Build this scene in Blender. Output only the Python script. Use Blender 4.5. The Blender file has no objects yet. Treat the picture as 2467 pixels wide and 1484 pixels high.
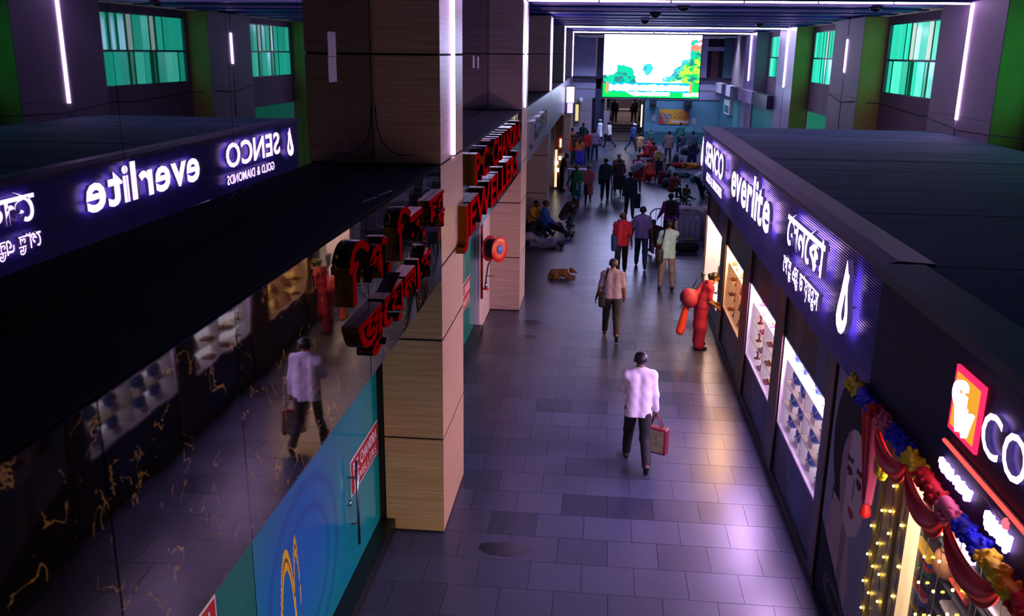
import bpy, bmesh, math, random
import numpy as np
from mathutils import Vector, Matrix, Euler
random.seed(7); np.random.seed(7)
SC = bpy.context.scene
COL = SC.collection
R = math.radians

# ---------------------------------------------------------------- camera, world, exposure
EYE = 5.5
cam_d = bpy.data.cameras.new('camera'); cam = bpy.data.objects.new('camera', cam_d); COL.objects.link(cam)
_p, _y, _r = 0.276968725, 0.0967855992, 0.0125100136
_f = Vector((-math.sin(_y)*math.cos(_p), math.cos(_y)*math.cos(_p), -math.sin(_p)))
_rt = Vector((math.cos(_y), math.sin(_y), 0)); _up = _rt.cross(_f)
_rt2 = _rt*math.cos(_r)+_up*math.sin(_r); _up2 = -_rt*math.sin(_r)+_up*math.cos(_r)
cam.matrix_world = Matrix(((_rt2.x, _up2.x, -_f.x, 0), (_rt2.y, _up2.y, -_f.y, 0), (_rt2.z, _up2.z, -_f.z, EYE), (0, 0, 0, 1)))
cam_d.sensor_width = 36; cam_d.lens = 36*2164/2467; cam_d.clip_end = 300; cam_d.clip_start = 0.05
cam_d.dof.use_dof = True; cam_d.dof.focus_distance = 10.5; cam_d.dof.aperture_fstop = 3.0
SC.camera = cam
SC.view_settings.view_transform = 'Standard'; SC.view_settings.look = 'None'
SC.view_settings.exposure = 0.5; SC.view_settings.gamma = 1.0; SC.view_settings.use_curve_mapping = False
W = bpy.data.worlds.new('world'); SC.world = W; W.use_nodes = True
W.node_tree.nodes['Background'].inputs[0].default_value = (0.52, 0.45, 0.55, 1)
W.node_tree.nodes['Background'].inputs[1].default_value = 0.15
TINT = (0.94, 0.56, 1.16)          # the cast of the white LEDs in the hall
L_TUBE, L_SIGN, L_CASE, L_WARM, L_SCREEN = 20.0, 4.5, 44.0, 40.0, 7.0

# ---------------------------------------------------------------- materials
def lin(h):
    if isinstance(h, str):
        h = h.lstrip('#'); h = [int(h[i:i+2], 16)/255 for i in (0, 2, 4)]
        return tuple(c/12.92 if c <= 0.04045 else ((c+0.055)/1.055)**2.4 for c in h)
    return tuple(h[:3])
_mats = {}
def M(col, rough=0.6, metal=0.0, spec=0.5, emit=None, es=0.0, var=0.0, vs=8.0, name=None, bump=0.0):
    key = (str(col), rough, metal, spec, str(emit), es, var, vs, bump)
    if key in _mats: return _mats[key]
    m = bpy.data.materials.new(name or 'material'); m.use_nodes = True
    nt = m.node_tree; b = nt.nodes['Principled BSDF']; c = lin(col)
    b.inputs['Base Color'].default_value = (*c, 1); b.inputs['Roughness'].default_value = rough
    b.inputs['Metallic'].default_value = metal; b.inputs['Specular IOR Level'].default_value = spec
    if emit is not None:
        b.inputs['Emission Color'].default_value = (*lin(emit), 1); b.inputs['Emission Strength'].default_value = es
    if var > 0 or bump > 0:
        tc = nt.nodes.new('ShaderNodeTexCoord'); n = nt.nodes.new('ShaderNodeTexNoise'); n.inputs['Scale'].default_value = vs; n.inputs['Detail'].default_value = 5
        nt.links.new(tc.outputs['Object'], n.inputs['Vector'])
    if var > 0:
        rp = nt.nodes.new('ShaderNodeValToRGB'); rp.color_ramp.elements[0].position = .3; rp.color_ramp.elements[1].position = .7
        rp.color_ramp.elements[0].color = (*[x*(1-var) for x in c], 1); rp.color_ramp.elements[1].color = (*[min(1, x*(1+var)) for x in c], 1)
        nt.links.new(n.outputs['Fac'], rp.inputs['Fac']); nt.links.new(rp.outputs['Color'], b.inputs['Base Color'])
    if bump > 0:
        bp = nt.nodes.new('ShaderNodeBump'); bp.inputs['Strength'].default_value = bump; bp.inputs['Distance'].default_value = .02
        nt.links.new(n.outputs['Fac'], bp.inputs['Height']); nt.links.new(bp.outputs['Normal'], b.inputs['Normal'])
    _mats[key] = m
    return m
def EM(col, s, name='light'):
    key = ('em', str(col), s)
    if key in _mats: return _mats[key]
    m = bpy.data.materials.new(name); m.use_nodes = True; nt = m.node_tree; nt.nodes.clear()
    e = nt.nodes.new('ShaderNodeEmission'); e.inputs[0].default_value = (*lin(col), 1); e.inputs[1].default_value = s
    o = nt.nodes.new('ShaderNodeOutputMaterial'); nt.links.new(e.outputs[0], o.inputs[0]); _mats[key] = m
    return m
def grain(c1, c2, rough, name, sx=(1.2, 1.2, 55.0), spec=.4):      # laminate with fine horizontal grain
    m = bpy.data.materials.new(name); m.use_nodes = True; nt = m.node_tree; b = nt.nodes['Principled BSDF']
    g = nt.nodes.new('ShaderNodeNewGeometry'); mp = nt.nodes.new('ShaderNodeMapping'); mp.inputs['Scale'].default_value = sx
    n = nt.nodes.new('ShaderNodeTexNoise'); n.inputs['Scale'].default_value = 1.0; n.inputs['Detail'].default_value = 6
    rp = nt.nodes.new('ShaderNodeValToRGB'); rp.color_ramp.elements[0].position = .34; rp.color_ramp.elements[1].position = .66
    rp.color_ramp.elements[0].color = (*lin(c1), 1); rp.color_ramp.elements[1].color = (*lin(c2), 1)
    nt.links.new(g.outputs['Position'], mp.inputs[0]); nt.links.new(mp.outputs[0], n.inputs['Vector'])
    nt.links.new(n.outputs['Fac'], rp.inputs[0]); nt.links.new(rp.outputs[0], b.inputs['Base Color'])
    b.inputs['Roughness'].default_value = rough; b.inputs['Specular IOR Level'].default_value = spec
    return m
def attr_mat(name, rough=.5, emit=0.0, spec=.5):     # flat print: colour comes from the panel's own colour attribute
    m = bpy.data.materials.new(name); m.use_nodes = True; nt = m.node_tree; b = nt.nodes['Principled BSDF']
    a = nt.nodes.new('ShaderNodeAttribute'); a.attribute_name = 'print'
    b.inputs['Roughness'].default_value = rough; b.inputs['Specular IOR Level'].default_value = spec
    if emit:
        b.inputs['Base Color'].default_value = (0, 0, 0, 1)
        nt.links.new(a.outputs['Color'], b.inputs['Emission Color']); b.inputs['Emission Strength'].default_value = emit
    else: nt.links.new(a.outputs['Color'], b.inputs['Base Color'])
    return m
def marble():
    m = bpy.data.materials.new('black_marble'); m.use_nodes = True; nt = m.node_tree; b = nt.nodes['Principled BSDF']
    g = nt.nodes.new('ShaderNodeNewGeometry')
    def noise(s, d, off=0, dist=0):
        mp = nt.nodes.new('ShaderNodeMapping'); mp.inputs['Location'].default_value = (off, off, off)
        n = nt.nodes.new('ShaderNodeTexNoise'); n.inputs['Scale'].default_value = s; n.inputs['Detail'].default_value = d; n.inputs['Distortion'].default_value = dist
        nt.links.new(g.outputs['Position'], mp.inputs[0]); nt.links.new(mp.outputs[0], n.inputs['Vector']); return n.outputs['Fac']
    def mth(op, a, v=None, v2=None):
        x = nt.nodes.new('ShaderNodeMath'); x.operation = op
        for i, q in enumerate((a, v, v2)):
            if q is None: continue
            if isinstance(q, (int, float)): x.inputs[i].default_value = q
            else: nt.links.new(q, x.inputs[i])
        return x.outputs[0]
    v1 = mth('ABSOLUTE', mth('SUBTRACT', noise(4.2, 8, 0, .6), .5)); vein = mth('LESS_THAN', v1, .0065)
    msk = mth('GREATER_THAN', noise(4.5, 3, 9), .53); vein = mth('MULTIPLY', vein, msk)
    speck = mth('MULTIPLY', mth('GREATER_THAN', noise(22, 6, 4), .69), .35)
    fac = mth('MAXIMUM', vein, speck)
    mx = nt.nodes.new('ShaderNodeMix'); mx.data_type = 'RGBA'; mx.inputs[6].default_value = (*lin('#120d0c'), 1); mx.inputs[7].default_value = (*lin('#96753c'), 1)
    nt.links.new(fac, mx.inputs[0]); nt.links.new(mx.outputs[2], b.inputs['Base Color'])
    b.inputs['Roughness'].default_value = .03; b.inputs['IOR'].default_value = 1.42
    bp = nt.nodes.new('ShaderNodeBump'); bp.inputs['Strength'].default_value = .10; bp.inputs['Distance'].default_value = .012
    nt.links.new(noise(2.6, 1, 3), bp.inputs['Height']); nt.links.new(bp.outputs['Normal'], b.inputs['Normal'])
    return m
def dark_mirror(col, fac, rough, name):
    m = bpy.data.materials.new(name); m.use_nodes = True; nt = m.node_tree; b = nt.nodes['Principled BSDF']
    b.inputs['Base Color'].default_value = (*lin(col), 1); b.inputs['Roughness'].default_value = rough
    g = nt.nodes.new('ShaderNodeBsdfGlossy'); g.inputs[0].default_value = (.8, .85, 1, 1); g.inputs[1].default_value = rough
    mx = nt.nodes.new('ShaderNodeMixShader'); mx.inputs[0].default_value = fac
    nt.links.new(b.outputs[0], mx.inputs[1]); nt.links.new(g.outputs[0], mx.inputs[2]); nt.links.new(mx.outputs[0], nt.nodes['Material Output'].inputs[0])
    return m
def clear_glass(name='clear_glass', fac=.08):
    m = bpy.data.materials.new(name); m.use_nodes = True; nt = m.node_tree; nt.nodes.clear()
    t = nt.nodes.new('ShaderNodeBsdfTransparent'); g = nt.nodes.new('ShaderNodeBsdfGlossy'); g.inputs[1].default_value = .03
    fc = nt.nodes.new('ShaderNodeLayerWeight'); fc.inputs['Blend'].default_value = .12
    lw = nt.nodes.new('ShaderNodeMath'); lw.operation = 'MULTIPLY'; lw.inputs[1].default_value = .35; nt.links.new(fc.outputs['Facing'], lw.inputs[0])
    mx = nt.nodes.new('ShaderNodeMixShader'); o = nt.nodes.new('ShaderNodeOutputMaterial')
    nt.links.new(lw.outputs[0], mx.inputs[0]); nt.links.new(t.outputs[0], mx.inputs[1]); nt.links.new(g.outputs[0], mx.inputs[2]); nt.links.new(mx.outputs[0], o.inputs[0])
    return m
def floor_mat(col, name):
    m = bpy.data.materials.new(name); m.use_nodes = True; nt = m.node_tree; b = nt.nodes['Principled BSDF']; c = lin(col)
    g = nt.nodes.new('ShaderNodeNewGeometry'); n = nt.nodes.new('ShaderNodeTexNoise'); n.inputs['Scale'].default_value = 1.6; n.inputs['Detail'].default_value = 7
    rp = nt.nodes.new('ShaderNodeValToRGB'); rp.color_ramp.elements[0].position = .3; rp.color_ramp.elements[1].position = .75
    rp.color_ramp.elements[0].color = (*[x*.88 for x in c], 1); rp.color_ramp.elements[1].color = (*[x*1.08 for x in c], 1)
    nt.links.new(g.outputs['Position'], n.inputs['Vector']); nt.links.new(n.outputs['Fac'], rp.inputs[0]); nt.links.new(rp.outputs[0], b.inputs['Base Color'])
    mr = nt.nodes.new('ShaderNodeMapRange'); mr.inputs[3].default_value = .27; mr.inputs[4].default_value = .35
    nt.links.new(n.outputs['Fac'], mr.inputs[0]); nt.links.new(mr.outputs[0], b.inputs['Roughness'])
    b.inputs['Specular IOR Level'].default_value = .42
    return m

# ---------------------------------------------------------------- object helpers
ORG = {}                                   # world origin of roots built in world coordinates
def tag(o, label=None, cat=None, group=None, kind=None):
    if label: o['label'] = label
    if cat: o['category'] = cat
    if group: o['group'] = group
    if kind: o['kind'] = kind
    return o
def thing(name, label, cat, loc=(0, 0, 0), rz=0.0, group=None, kind=None):
    o = bpy.data.objects.new(name, None); COL.objects.link(o); o.location = loc; o.rotation_euler = (0, 0, rz); o.empty_display_size = .1
    ORG[o.name] = Vector(loc)
    return tag(o, label, cat, group, kind)
def struct(name, loc=(0, 0, 0), label=None):
    o = bpy.data.objects.new(name, None); COL.objects.link(o); o.location = loc; ORG[o.name] = Vector(loc)
    tag(o, label, None, None, 'structure'); return o
def link(name, me, mat=None, parent=None, loc=None, rot=None):
    o = bpy.data.objects.new(name, me); COL.objects.link(o)
    if mat is not None and not me.materials:
        for mm in (mat if isinstance(mat, (list, tuple)) else [mat]): me.materials.append(mm)
    if parent is not None: o.parent = parent
    if loc is not None: o.location = loc
    if rot is not None: o.rotation_euler = rot
    return o
class MB:
    """collects geometry in world (or local) coordinates, links it as one mesh object"""
    def __init__(s): s.v = []; s.f = []; s.m = []; s.mi = 0; s.sm = []
    def add(s, vs, fs, smooth=False):
        n = len(s.v); s.v += [tuple(v) for v in vs]
        for f in fs: s.f.append([i+n for i in f]); s.m.append(s.mi); s.sm.append(smooth)
        return s
    def box(s, a, b):
        (x0, y0, z0), (x1, y1, z1) = [min(p, q) for p, q in zip(a, b)], [max(p, q) for p, q in zip(a, b)]
        return s.add([(x0, y0, z0), (x1, y0, z0), (x1, y1, z0), (x0, y1, z0), (x0, y0, z1), (x1, y0, z1), (x1, y1, z1), (x0, y1, z1)],
                     [(0, 3, 2, 1), (4, 5, 6, 7), (0, 1, 5, 4), (1, 2, 6, 5), (2, 3, 7, 6), (3, 0, 4, 7)])
    def bar(s, p, q, w, h):                              # square bar between two points
        p, q = Vector(p), Vector(q); d = (q-p).normalized(); u = d.cross(Vector((0, 0, 1)))
        u = u.normalized() if u.length > 1e-3 else Vector((1, 0, 0)); w_ = u*w/2; h_ = d.cross(u).normalized()*h/2
        vs = [e+a*w_+b*h_ for e in (p, q) for a, b in ((-1, -1), (1, -1), (1, 1), (-1, 1))]
        return s.add(vs, [(0, 1, 2, 3), (7, 6, 5, 4), (0, 4, 5, 1), (1, 5, 6, 2), (2, 6, 7, 3), (3, 7, 4, 0)])
    def tube(s, pts, r, n=8, caps=True):
        pts = [Vector(p) for p in pts]; rr = r if isinstance(r, (list, tuple)) else [r]*len(pts); rings = []; u = None
        for i, p in enumerate(pts):
            d = (pts[min(i+1, len(pts)-1)]-pts[max(i-1, 0)]).normalized()
            if u is None:
                u = d.cross(Vector((0, 0, 1))); u = u.normalized() if u.length > 1e-3 else Vector((1, 0, 0))
            u = (u-d*u.dot(d)).normalized(); w = d.cross(u)
            rings.append([p+(u*math.cos(2*math.pi*k/n)+w*math.sin(2*math.pi*k/n))*rr[i] for k in range(n)])
        vs = [v for g in rings for v in g]; fs = []
        for i in range(len(pts)-1):
            for k in range(n): a = i*n+k; b = i*n+(k+1) % n; fs.append((a, b, b+n, a+n))
        if caps: fs.append(tuple(range(n-1, -1, -1))); fs.append(tuple(range((len(pts)-1)*n, len(pts)*n)))
        return s.add(vs, fs, True)
    def lathe(s, prof, c=(0, 0, 0), n=20, axis=None):     # profile of (radius, height)
        rot = Vector((0, 0, 1)).rotation_difference(Vector(axis)).to_matrix() if axis is not None else Matrix.Identity(3)
        vs = [Vector(c)+rot @ Vector((r*math.cos(2*math.pi*k/n), r*math.sin(2*math.pi*k/n), h)) for r, h in prof for k in range(n)]
        fs = [(i*n+k, i*n+(k+1) % n, (i+1)*n+(k+1) % n, (i+1)*n+k) for i in range(len(prof)-1) for k in range(n)]
        fs.append(tuple(range(n-1, -1, -1))); fs.append(tuple(range((len(prof)-1)*n, len(prof)*n)))
        return s.add(vs, fs, True)
    def ball(s, c, r, n=10, m=6):
        rx, ry, rz = r if isinstance(r, (list, tuple)) else (r, r, r)
        prof = [(math.sin(math.pi*i/m), -math.cos(math.pi*i/m)) for i in range(m+1)]
        vs = [(c[0]+rx*a*math.cos(2*math.pi*k/n), c[1]+ry*a*math.sin(2*math.pi*k/n), c[2]+rz*h) for a, h in prof for k in range(n)]
        return s.add(vs, [(i*n+k, i*n+(k+1) % n, (i+1)*n+(k+1) % n, (i+1)*n+k) for i in range(m) for k in range(n)], True)
    def mesh(s, name, off=(0, 0, 0)):
        me = bpy.data.meshes.new(name); ox, oy, oz = off
        me.from_pydata([(a-ox, b-oy, c-oz) for a, b, c in s.v], [], s.f)
        me.polygons.foreach_set('material_index', s.m); me.polygons.foreach_set('use_smooth', s.sm); me.update(); return me
    def build(s, name, mat, parent=None, label=None):
        top = parent
        while top is not None and top.parent is not None: top = top.parent
        off = ORG.get(top.name, Vector()) if top is not None else Vector()
        o = link(name, s.mesh(name, off), mat, parent)
        if label: o['label'] = label
        return o
def box(name, a, b, mat, parent=None, label=None): return MB().box(a, b).build(name, mat, parent, label)
def sbox(name, a, b, mat): return tag(MB().box(a, b).build(name, mat), None, None, None, 'structure')

_dg = None
_glyphs = {}
def glyph(ch, offset=0.0):
    """flat outline mesh (verts, faces) of a string in the built-in font, with its extrusion added later"""
    key = (ch, offset)
    if key in _glyphs: return _glyphs[key]
    c = bpy.data.curves.new('glyph', 'FONT'); c.body = ch; c.extrude = .5; c.offset = offset; c.resolution_u = 3
    o = bpy.data.objects.new('glyph', c); COL.objects.link(o)
    me = bpy.data.meshes.new_from_object(o.evaluated_get(bpy.context.evaluated_depsgraph_get()))
    v = [tuple(x.co) for x in me.vertices]; f = [tuple(p.vertices) for p in me.polygons]
    bpy.data.objects.remove(o); bpy.data.curves.remove(c); bpy.data.meshes.remove(me)
    _glyphs[key] = (v, f); return v, f
def advance(s):
    if s == ' ': return .28
    v, f = glyph(s)
    return (max(q[0] for q in v)+.06) if v else .3
def lettering(parent, chars, org, right, up, nrm, width, height, depth, face, side=None, offset=.0, name='letter', base_h=.7, stretch=None):
    """chars: list of glyph strings or (glyph, dx, dy, sx, sy, adv). Fits the row into width x height; each glyph is one part."""
    org, right, up, nrm = Vector(org), Vector(right), Vector(up), Vector(nrm); pen = 0.0; rows = []
    for c in chars:
        if isinstance(c, str):
            if c == ' ': pen += .32; continue
            rows.append((c, pen, 0.0, 1.0, 1.0)); pen += advance(c)
        else:
            g, dx, dy, sx, sy, adv = c; rows.append((g, pen+dx, dy, sx, sy)); pen += adv
    sx_ = width/max(pen, .1); sy_ = height/base_h; out = []
    top = parent
    while top.parent is not None: top = top.parent
    off = ORG.get(top.name, Vector())
    for g, x0, y0, gx, gy in rows:
        v, f = glyph(g, offset)
        if not v: continue
        me = bpy.data.meshes.new(name)
        co = [org+right*((x0+q[0]*gx)*sx_)+up*((y0+q[1]*gy)*sy_)+nrm*(depth*(q[2]+.5))-off for q in v]
        me.from_pydata(co, [], f); me.materials.append(face)
        if side is not None:
            me.materials.append(side); me.update()
            for p in me.polygons:
                if abs(p.normal.dot(nrm)) < .6: p.material_index = 1
        out.append(link(name, me, None, parent))
    return out
def printed(name, mat, parent, o, right, up, w, h, nx, ny, fn, thick=.01, label=None):
    """a flat printed panel: grid of faces with a per-face colour from fn(u, v) (numpy, linear rgb), plus a rim"""
    o, right, up = Vector(o), Vector(right), Vector(up); nrm = right.cross(up)
    top = parent
    while top is not None and top.parent is not None: top = top.parent
    off = ORG.get(top.name, Vector()) if top is not None else Vector()
    us = np.linspace(0, 1, nx+1); vs = np.linspace(0, 1, ny+1); U, V = np.meshgrid(us, vs)
    base = np.array(o-off); P = base+np.outer(U.ravel()*w, np.array(right))+np.outer(V.ravel()*h, np.array(up))
    i = np.arange(nx*ny); r, c = i//nx, i % nx; a = r*(nx+1)+c
    F = np.stack([a, a+1, a+nx+2, a+nx+1], 1)
    n0 = len(P); Q = [base+np.array(right)*(w*x)+np.array(up)*(h*y)-np.array(nrm)*thick for x, y in ((0, 0), (1, 0), (1, 1), (0, 1))]
    P = np.vstack([P, Q]); cn = [0, nx, (nx+1)*(ny+1)-1, (nx+1)*ny]
    faces = [tuple(q) for q in F.tolist()]+[(n0+3, n0+2, n0+1, n0)]+[(cn[(k+1) % 4], cn[k], n0+k, n0+(k+1) % 4) for k in range(4)]
    me = bpy.data.meshes.new(name); me.from_pydata(P.tolist(), [], faces)
    uc, vc = (c+.5)/nx, (r+.5)/ny
    colr = np.clip(fn(uc, vc), 0, None); rgba = np.ones((len(faces), 4), np.float32); rgba[:nx*ny, :3] = colr; rgba[nx*ny:, :3] = .02
    at = me.attributes.new('print', 'FLOAT_COLOR', 'FACE'); at.data.foreach_set('color', rgba.ravel())
    ob = link(name, me, mat, parent)
    if label: ob['label'] = label
    return ob
def L3(h): return np.array(lin(h))
def blend(base, col, mask): return base*(1-mask[:, None])+np.asarray(col)[None, :]*mask[:, None]
def sstep(a, b, x): t = np.clip((x-a)/(b-a), 0, 1); return t*t*(3-2*t)
def vnoise(u, v, s, seed=0):
    rs = np.random.RandomState(seed); g = rs.rand(64, 64); x, y = u*s, v*s; i, j = np.floor(x).astype(int), np.floor(y).astype(int); a, b = x-i, y-j
    a, b = a*a*(3-2*a), b*b*(3-2*b); q = lambda m, n: g[m % 64, n % 64]
    return q(i, j)*(1-a)*(1-b)+q(i+1, j)*a*(1-b)+q(i, j+1)*(1-a)*b+q(i+1, j+1)*a*b
def fbm(u, v, s, seed=0): return (vnoise(u, v, s, seed)*.55+vnoise(u, v, s*2.1, seed+1)*.28+vnoise(u, v, s*4.3, seed+2)*.17)

# ---------------------------------------------------------------- implicit surfaces (bodies, cloth, bags, dog)
def surface_nets(fn, lo, hi, h):
    lo = np.asarray(lo, float); n = np.maximum(4, np.ceil((np.asarray(hi)-lo)/h).astype(int)+1)
    gx, gy, gz = [lo[i]+h*np.arange(n[i]) for i in range(3)]
    P = np.stack(np.meshgrid(gx, gy, gz, indexing='ij'), -1).astype(np.float32)
    d = fn(P.reshape(-1, 3)).reshape(n); s = d < 0
    corner = [(i, j, k) for i in (0, 1) for j in (0, 1) for k in (0, 1)]
    sl = lambda a, c: a[c[0]:n[0]-1+c[0], c[1]:n[1]-1+c[1], c[2]:n[2]-1+c[2]]
    cnt = sum(sl(s, c).astype(np.int8) for c in corner); act = (cnt > 0) & (cnt < 8)
    idx = -np.ones(act.shape, int); ii = np.argwhere(act); idx[act] = np.arange(len(ii))
    acc = np.zeros((len(ii), 3)); w = np.zeros(len(ii)); D = {c: sl(d, c)[act] for c in corner}
    for c in corner:
        for ax in range(3):
            if c[ax] == 0:
                e = list(c); e[ax] = 1; e = tuple(e); a, b = D[c], D[e]; x = (a < 0) != (b < 0); t = np.where(x, a/np.where(x, a-b, 1), 0)
                pt = np.array(c, float)[None]+np.zeros((len(ii), 3)); pt[:, ax] += t; acc[x] += pt[x]; w[x] += 1
    V = lo+(ii+acc/w[:, None])*h; faces = []
    for ax in range(3):
        o1, o2 = (ax+1) % 3, (ax+2) % 3
        a = [slice(1, n[i]-1) for i in range(3)]; a[ax] = slice(0, n[ax]-1); b = list(a); b[ax] = slice(1, n[ax])
        sa, sb = s[tuple(a)], s[tuple(b)]; x = np.argwhere(sa != sb)
        if not len(x): continue
        base = x+1; base[:, ax] = x[:, ax]
        flip = sa[tuple(x.T)]
        def cell(d1, d2): q = base.copy(); q[:, o1] += d1; q[:, o2] += d2; return idx[tuple(q.T)]
        q = np.stack([cell(-1, -1), cell(0, -1), cell(0, 0), cell(-1, 0)], 1); q[~flip] = q[~flip][:, ::-1]; faces.append(q)
    return V, np.vstack(faces)
def smin(a, b, k): h = np.clip(.5+.5*(b-a)/k, 0, 1); return b*(1-h)+a*h-k*h*(1-h)
def caps_sdf(P, caps, k):
    d = None
    for a, b, ra, rb in caps:
        a, b = np.asarray(a, np.float32), np.asarray(b, np.float32); ba = b-a; l = float(ba @ ba)
        t = np.clip((P-a) @ ba/l, 0, 1) if l > 1e-10 else np.zeros(len(P), np.float32)
        e = np.linalg.norm(P-a-t[:, None]*ba, axis=1)-(ra+(rb-ra)*t); d = e if d is None else smin(d, e, k)
    return d
def bounds(caps, pad):
    a = np.array([np.minimum(c[0], c[1])-max(c[2], c[3]) for c in caps]).min(0)-pad; b = np.array([np.maximum(c[0], c[1])+max(c[2], c[3]) for c in caps]).max(0)+pad
    return a, b
def mesh_from(name, V, F, smooth=True):
    me = bpy.data.meshes.new(name); me.from_pydata(V.tolist(), [], F.tolist()); me.polygons.foreach_set('use_smooth', [smooth]*len(F)); me.update(); return me
def blob(name, caps, k, h, mat, parent, cut=None):
    lo, hi = bounds(caps, 3*h)
    def fn(P):
        d = caps_sdf(P, caps, k)
        return np.maximum(d, cut(P)) if cut is not None else d
    V, F = surface_nets(fn, lo, hi, h)
    return link(name, mesh_from(name, V, F), mat, parent)
def rbox(name, c, half, r, h, mat, parent, basis=None, fold=0.0):   # soft box
    c = np.array(c); half = np.array(half); B = np.array(basis) if basis is not None else np.eye(3)
    def fn(P):
        q = (P-c) @ B.T; dd = np.abs(q)-(half-r); e = np.linalg.norm(np.maximum(dd, 0), axis=1)+np.minimum(dd.max(1), 0)-r
        return e+fold*np.sin(q[:, 2]*40+q[:, 0]*23)*.5
    m = float(np.linalg.norm(half))+3*h
    V, F = surface_nets(fn, c-m, c+m, h)
    return link(name, mesh_from(name, V, F), mat, parent)

# ---------------------------------------------------------------- shared materials
LAM = grain('#ac8a62', '#c6a57e', .33, 'beige_laminate')
LAM2 = grain('#b39a86', '#c9b09c', .3, 'pale_laminate')
GAP = M('#0b0a0b', .8); LAM_A, LAM_B = LAM, grain('#a68d86', '#bfa89f', .33, 'rose_beige_laminate')
MARBLE = marble()
MIRROR = dark_mirror('#05070f', .27, .012, 'dark_mirror_glass')
TUBE = EM(TINT, L_TUBE, 'tube_light'); DTUBE = EM((.78, .64, 1.16), 34.0, 'strip_light'); FTUBE = EM((.62, .74, 1.10), L_TUBE*14.0, 'far_tube_light'); HOUS = M('#3a3444', .5)
PAPER = M('#c8c2c8', .8)
DUST = M('#17130d', .9, var=.5, vs=3)
SOFFIT = M('#1a1618', .7)
GLASS = clear_glass()
LETTER = EM(TINT, L_SIGN, 'lit_letter')
LSIDE = M('#2a2468', .35, emit=(.40, .25, .95), es=.10)
STEEL = M('#9a98a0', .25, 1.0)
CHROME = M('#c9c6cc', .15, 1.0)
BLACK = M('#08080a', .5)
DKBLUE = M('#14162c', .35)
PLASTER = M('#7a6876', .85, var=.12, vs=1.2)
WINDOW_LIT_YELLOW = M('#c2b650', .8, var=.15, vs=1.0)  # pier side colour that carries the yellow-green light of the windows
YC = [10.27+9.45*k for k in range(5)]
Z6 = 6.6

# ---------------------------------------------------------------- floor
floor = struct('floor')
box('grout', (-2.6, -3, -.25), (7.9, 60.2, -.006), M('#26252c', .6), floor)
FT = [floor_mat('#3c4156', 'floor_a'), floor_mat('#383c50', 'floor_b'), floor_mat('#31364a', 'floor_c'), floor_mat('#24293c', 'floor_d')]
tm = []
for m in FT:
    tm.append(MB().box((.003, .003, -.02), (.567, .547, 0)).mesh('tile')); tm[-1].materials.append(m)
SP = {(0, 0): 3, (1, 0): 2, (-2, -1): 3, (2, -2): 2, (-3, 1): 2, (-1, 2): 2, (0, 2): 2, (-4, -1): 2, (-2, 3): 2}
far = MB(); nt = 0
for row in range(-24, 92):
    y0 = 10.02+.55*row; sh = 0.24-(.285 if row % 2 else 0)
    if y0 < -3 or y0 > 59.8: continue
    for c in range(-5, 15):
        x0 = sh+.57*c
        if x0 < -2.7 or x0 > 7.5: continue
        k = SP.get((c, row)) if (c, row) in SP else random.choices((0, 1, 2, 3), (40, 34, 20, 6))[0]
        if 6.9 < y0 < 24.8 and -2.5 < x0 < 2.4:
            link('tile', tm[k], None, floor, (x0, y0, 0)); nt += 1
        else: far.mi = k; far.box((x0+.003, y0+.003, -.02), (x0+.567, y0+.547, 0))
o = far.build('tiling', FT, floor); o['kind'] = 'stuff'
# dark wet patches and a darker inlay by the second pillar
DARKT = M('#1d1d27', .25)
for cx, cy, rx, ry in ((-1.36, 18.2, .26, .22), (-1.36, 17.2, .2, .13), (-.95, 9.15, .3, .16)):
    m = MB(); pts = [(cx+rx*math.cos(a)*random.uniform(.8, 1.1), cy+ry*math.sin(a)*random.uniform(.8, 1.1)) for a in np.linspace(0, 2*math.pi, 22)[:-1]]
    m.add([(x, y, .0015) for x, y in pts]+[(cx, cy, .002)], [(i, (i+1) % 21, 21) for i in range(21)]); m.build('stain', DARKT, floor)
box('dark_inlay', (-2.4, 20.6, -.001), (-1.05, 25.8, .0012), M('#2b2b38', .3), floor)

# ---------------------------------------------------------------- ceiling of dark blue planks
ceil = struct('ceiling')
CE = M('#4468e8', .5, var=.2, vs=.8); CE2 = M('#3450c0', .5); CEE = M('#8a88c8', .3)
box('slab', (-2.7, -3, 6.78), (8.0, 60.2, 6.95), BLACK, ceil)
y = -2.9; k = 0
while y < 59.5:
    w = .62; dz = (0, .05, .02, .07)[k % 4]
    box('plank', (-2.6, y, Z6+.03+dz), (7.95, y+w-.07, Z6+.06+dz), CE if k % 2 else CE2, ceil)
    y += w; k += 1
for y in (21.5, 24.4, 30.7, 33.0, 36.9):
    box('edge_strip', (-1.69, y, 6.57), (7.25, y+.05, 6.62), CEE, ceil)
for i, (x, y) in enumerate(((1.72, 21.9), (1.3, 26.0), (1.25, 31.5), (5.9, 21.6), (5.3, 33.5))):
    t = thing('ceiling_lamp', ['dark dome lamp on the blue planks, nearest to the first light strip', 'dark dome lamp on the ceiling beyond the first beam', 'dark dome lamp on the ceiling in the third bay', 'dark dome lamp on the ceiling beside the right windows', 'dark dome lamp on the ceiling by the far right pier'][i], 'lamp', (x, y, 6.56), 0, 'unlit ceiling lamps')
    MB().lathe([(.06, .06), (.16, .03), (.17, 0)], (x, y, 6.56)).build('base', BLACK, t); MB().lathe([(.15, 0), (.12, -.06), (.04, -.1), (.005, -.105)], (x, y, 6.56)).build('shade', M('#101426', .2), t)
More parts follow.
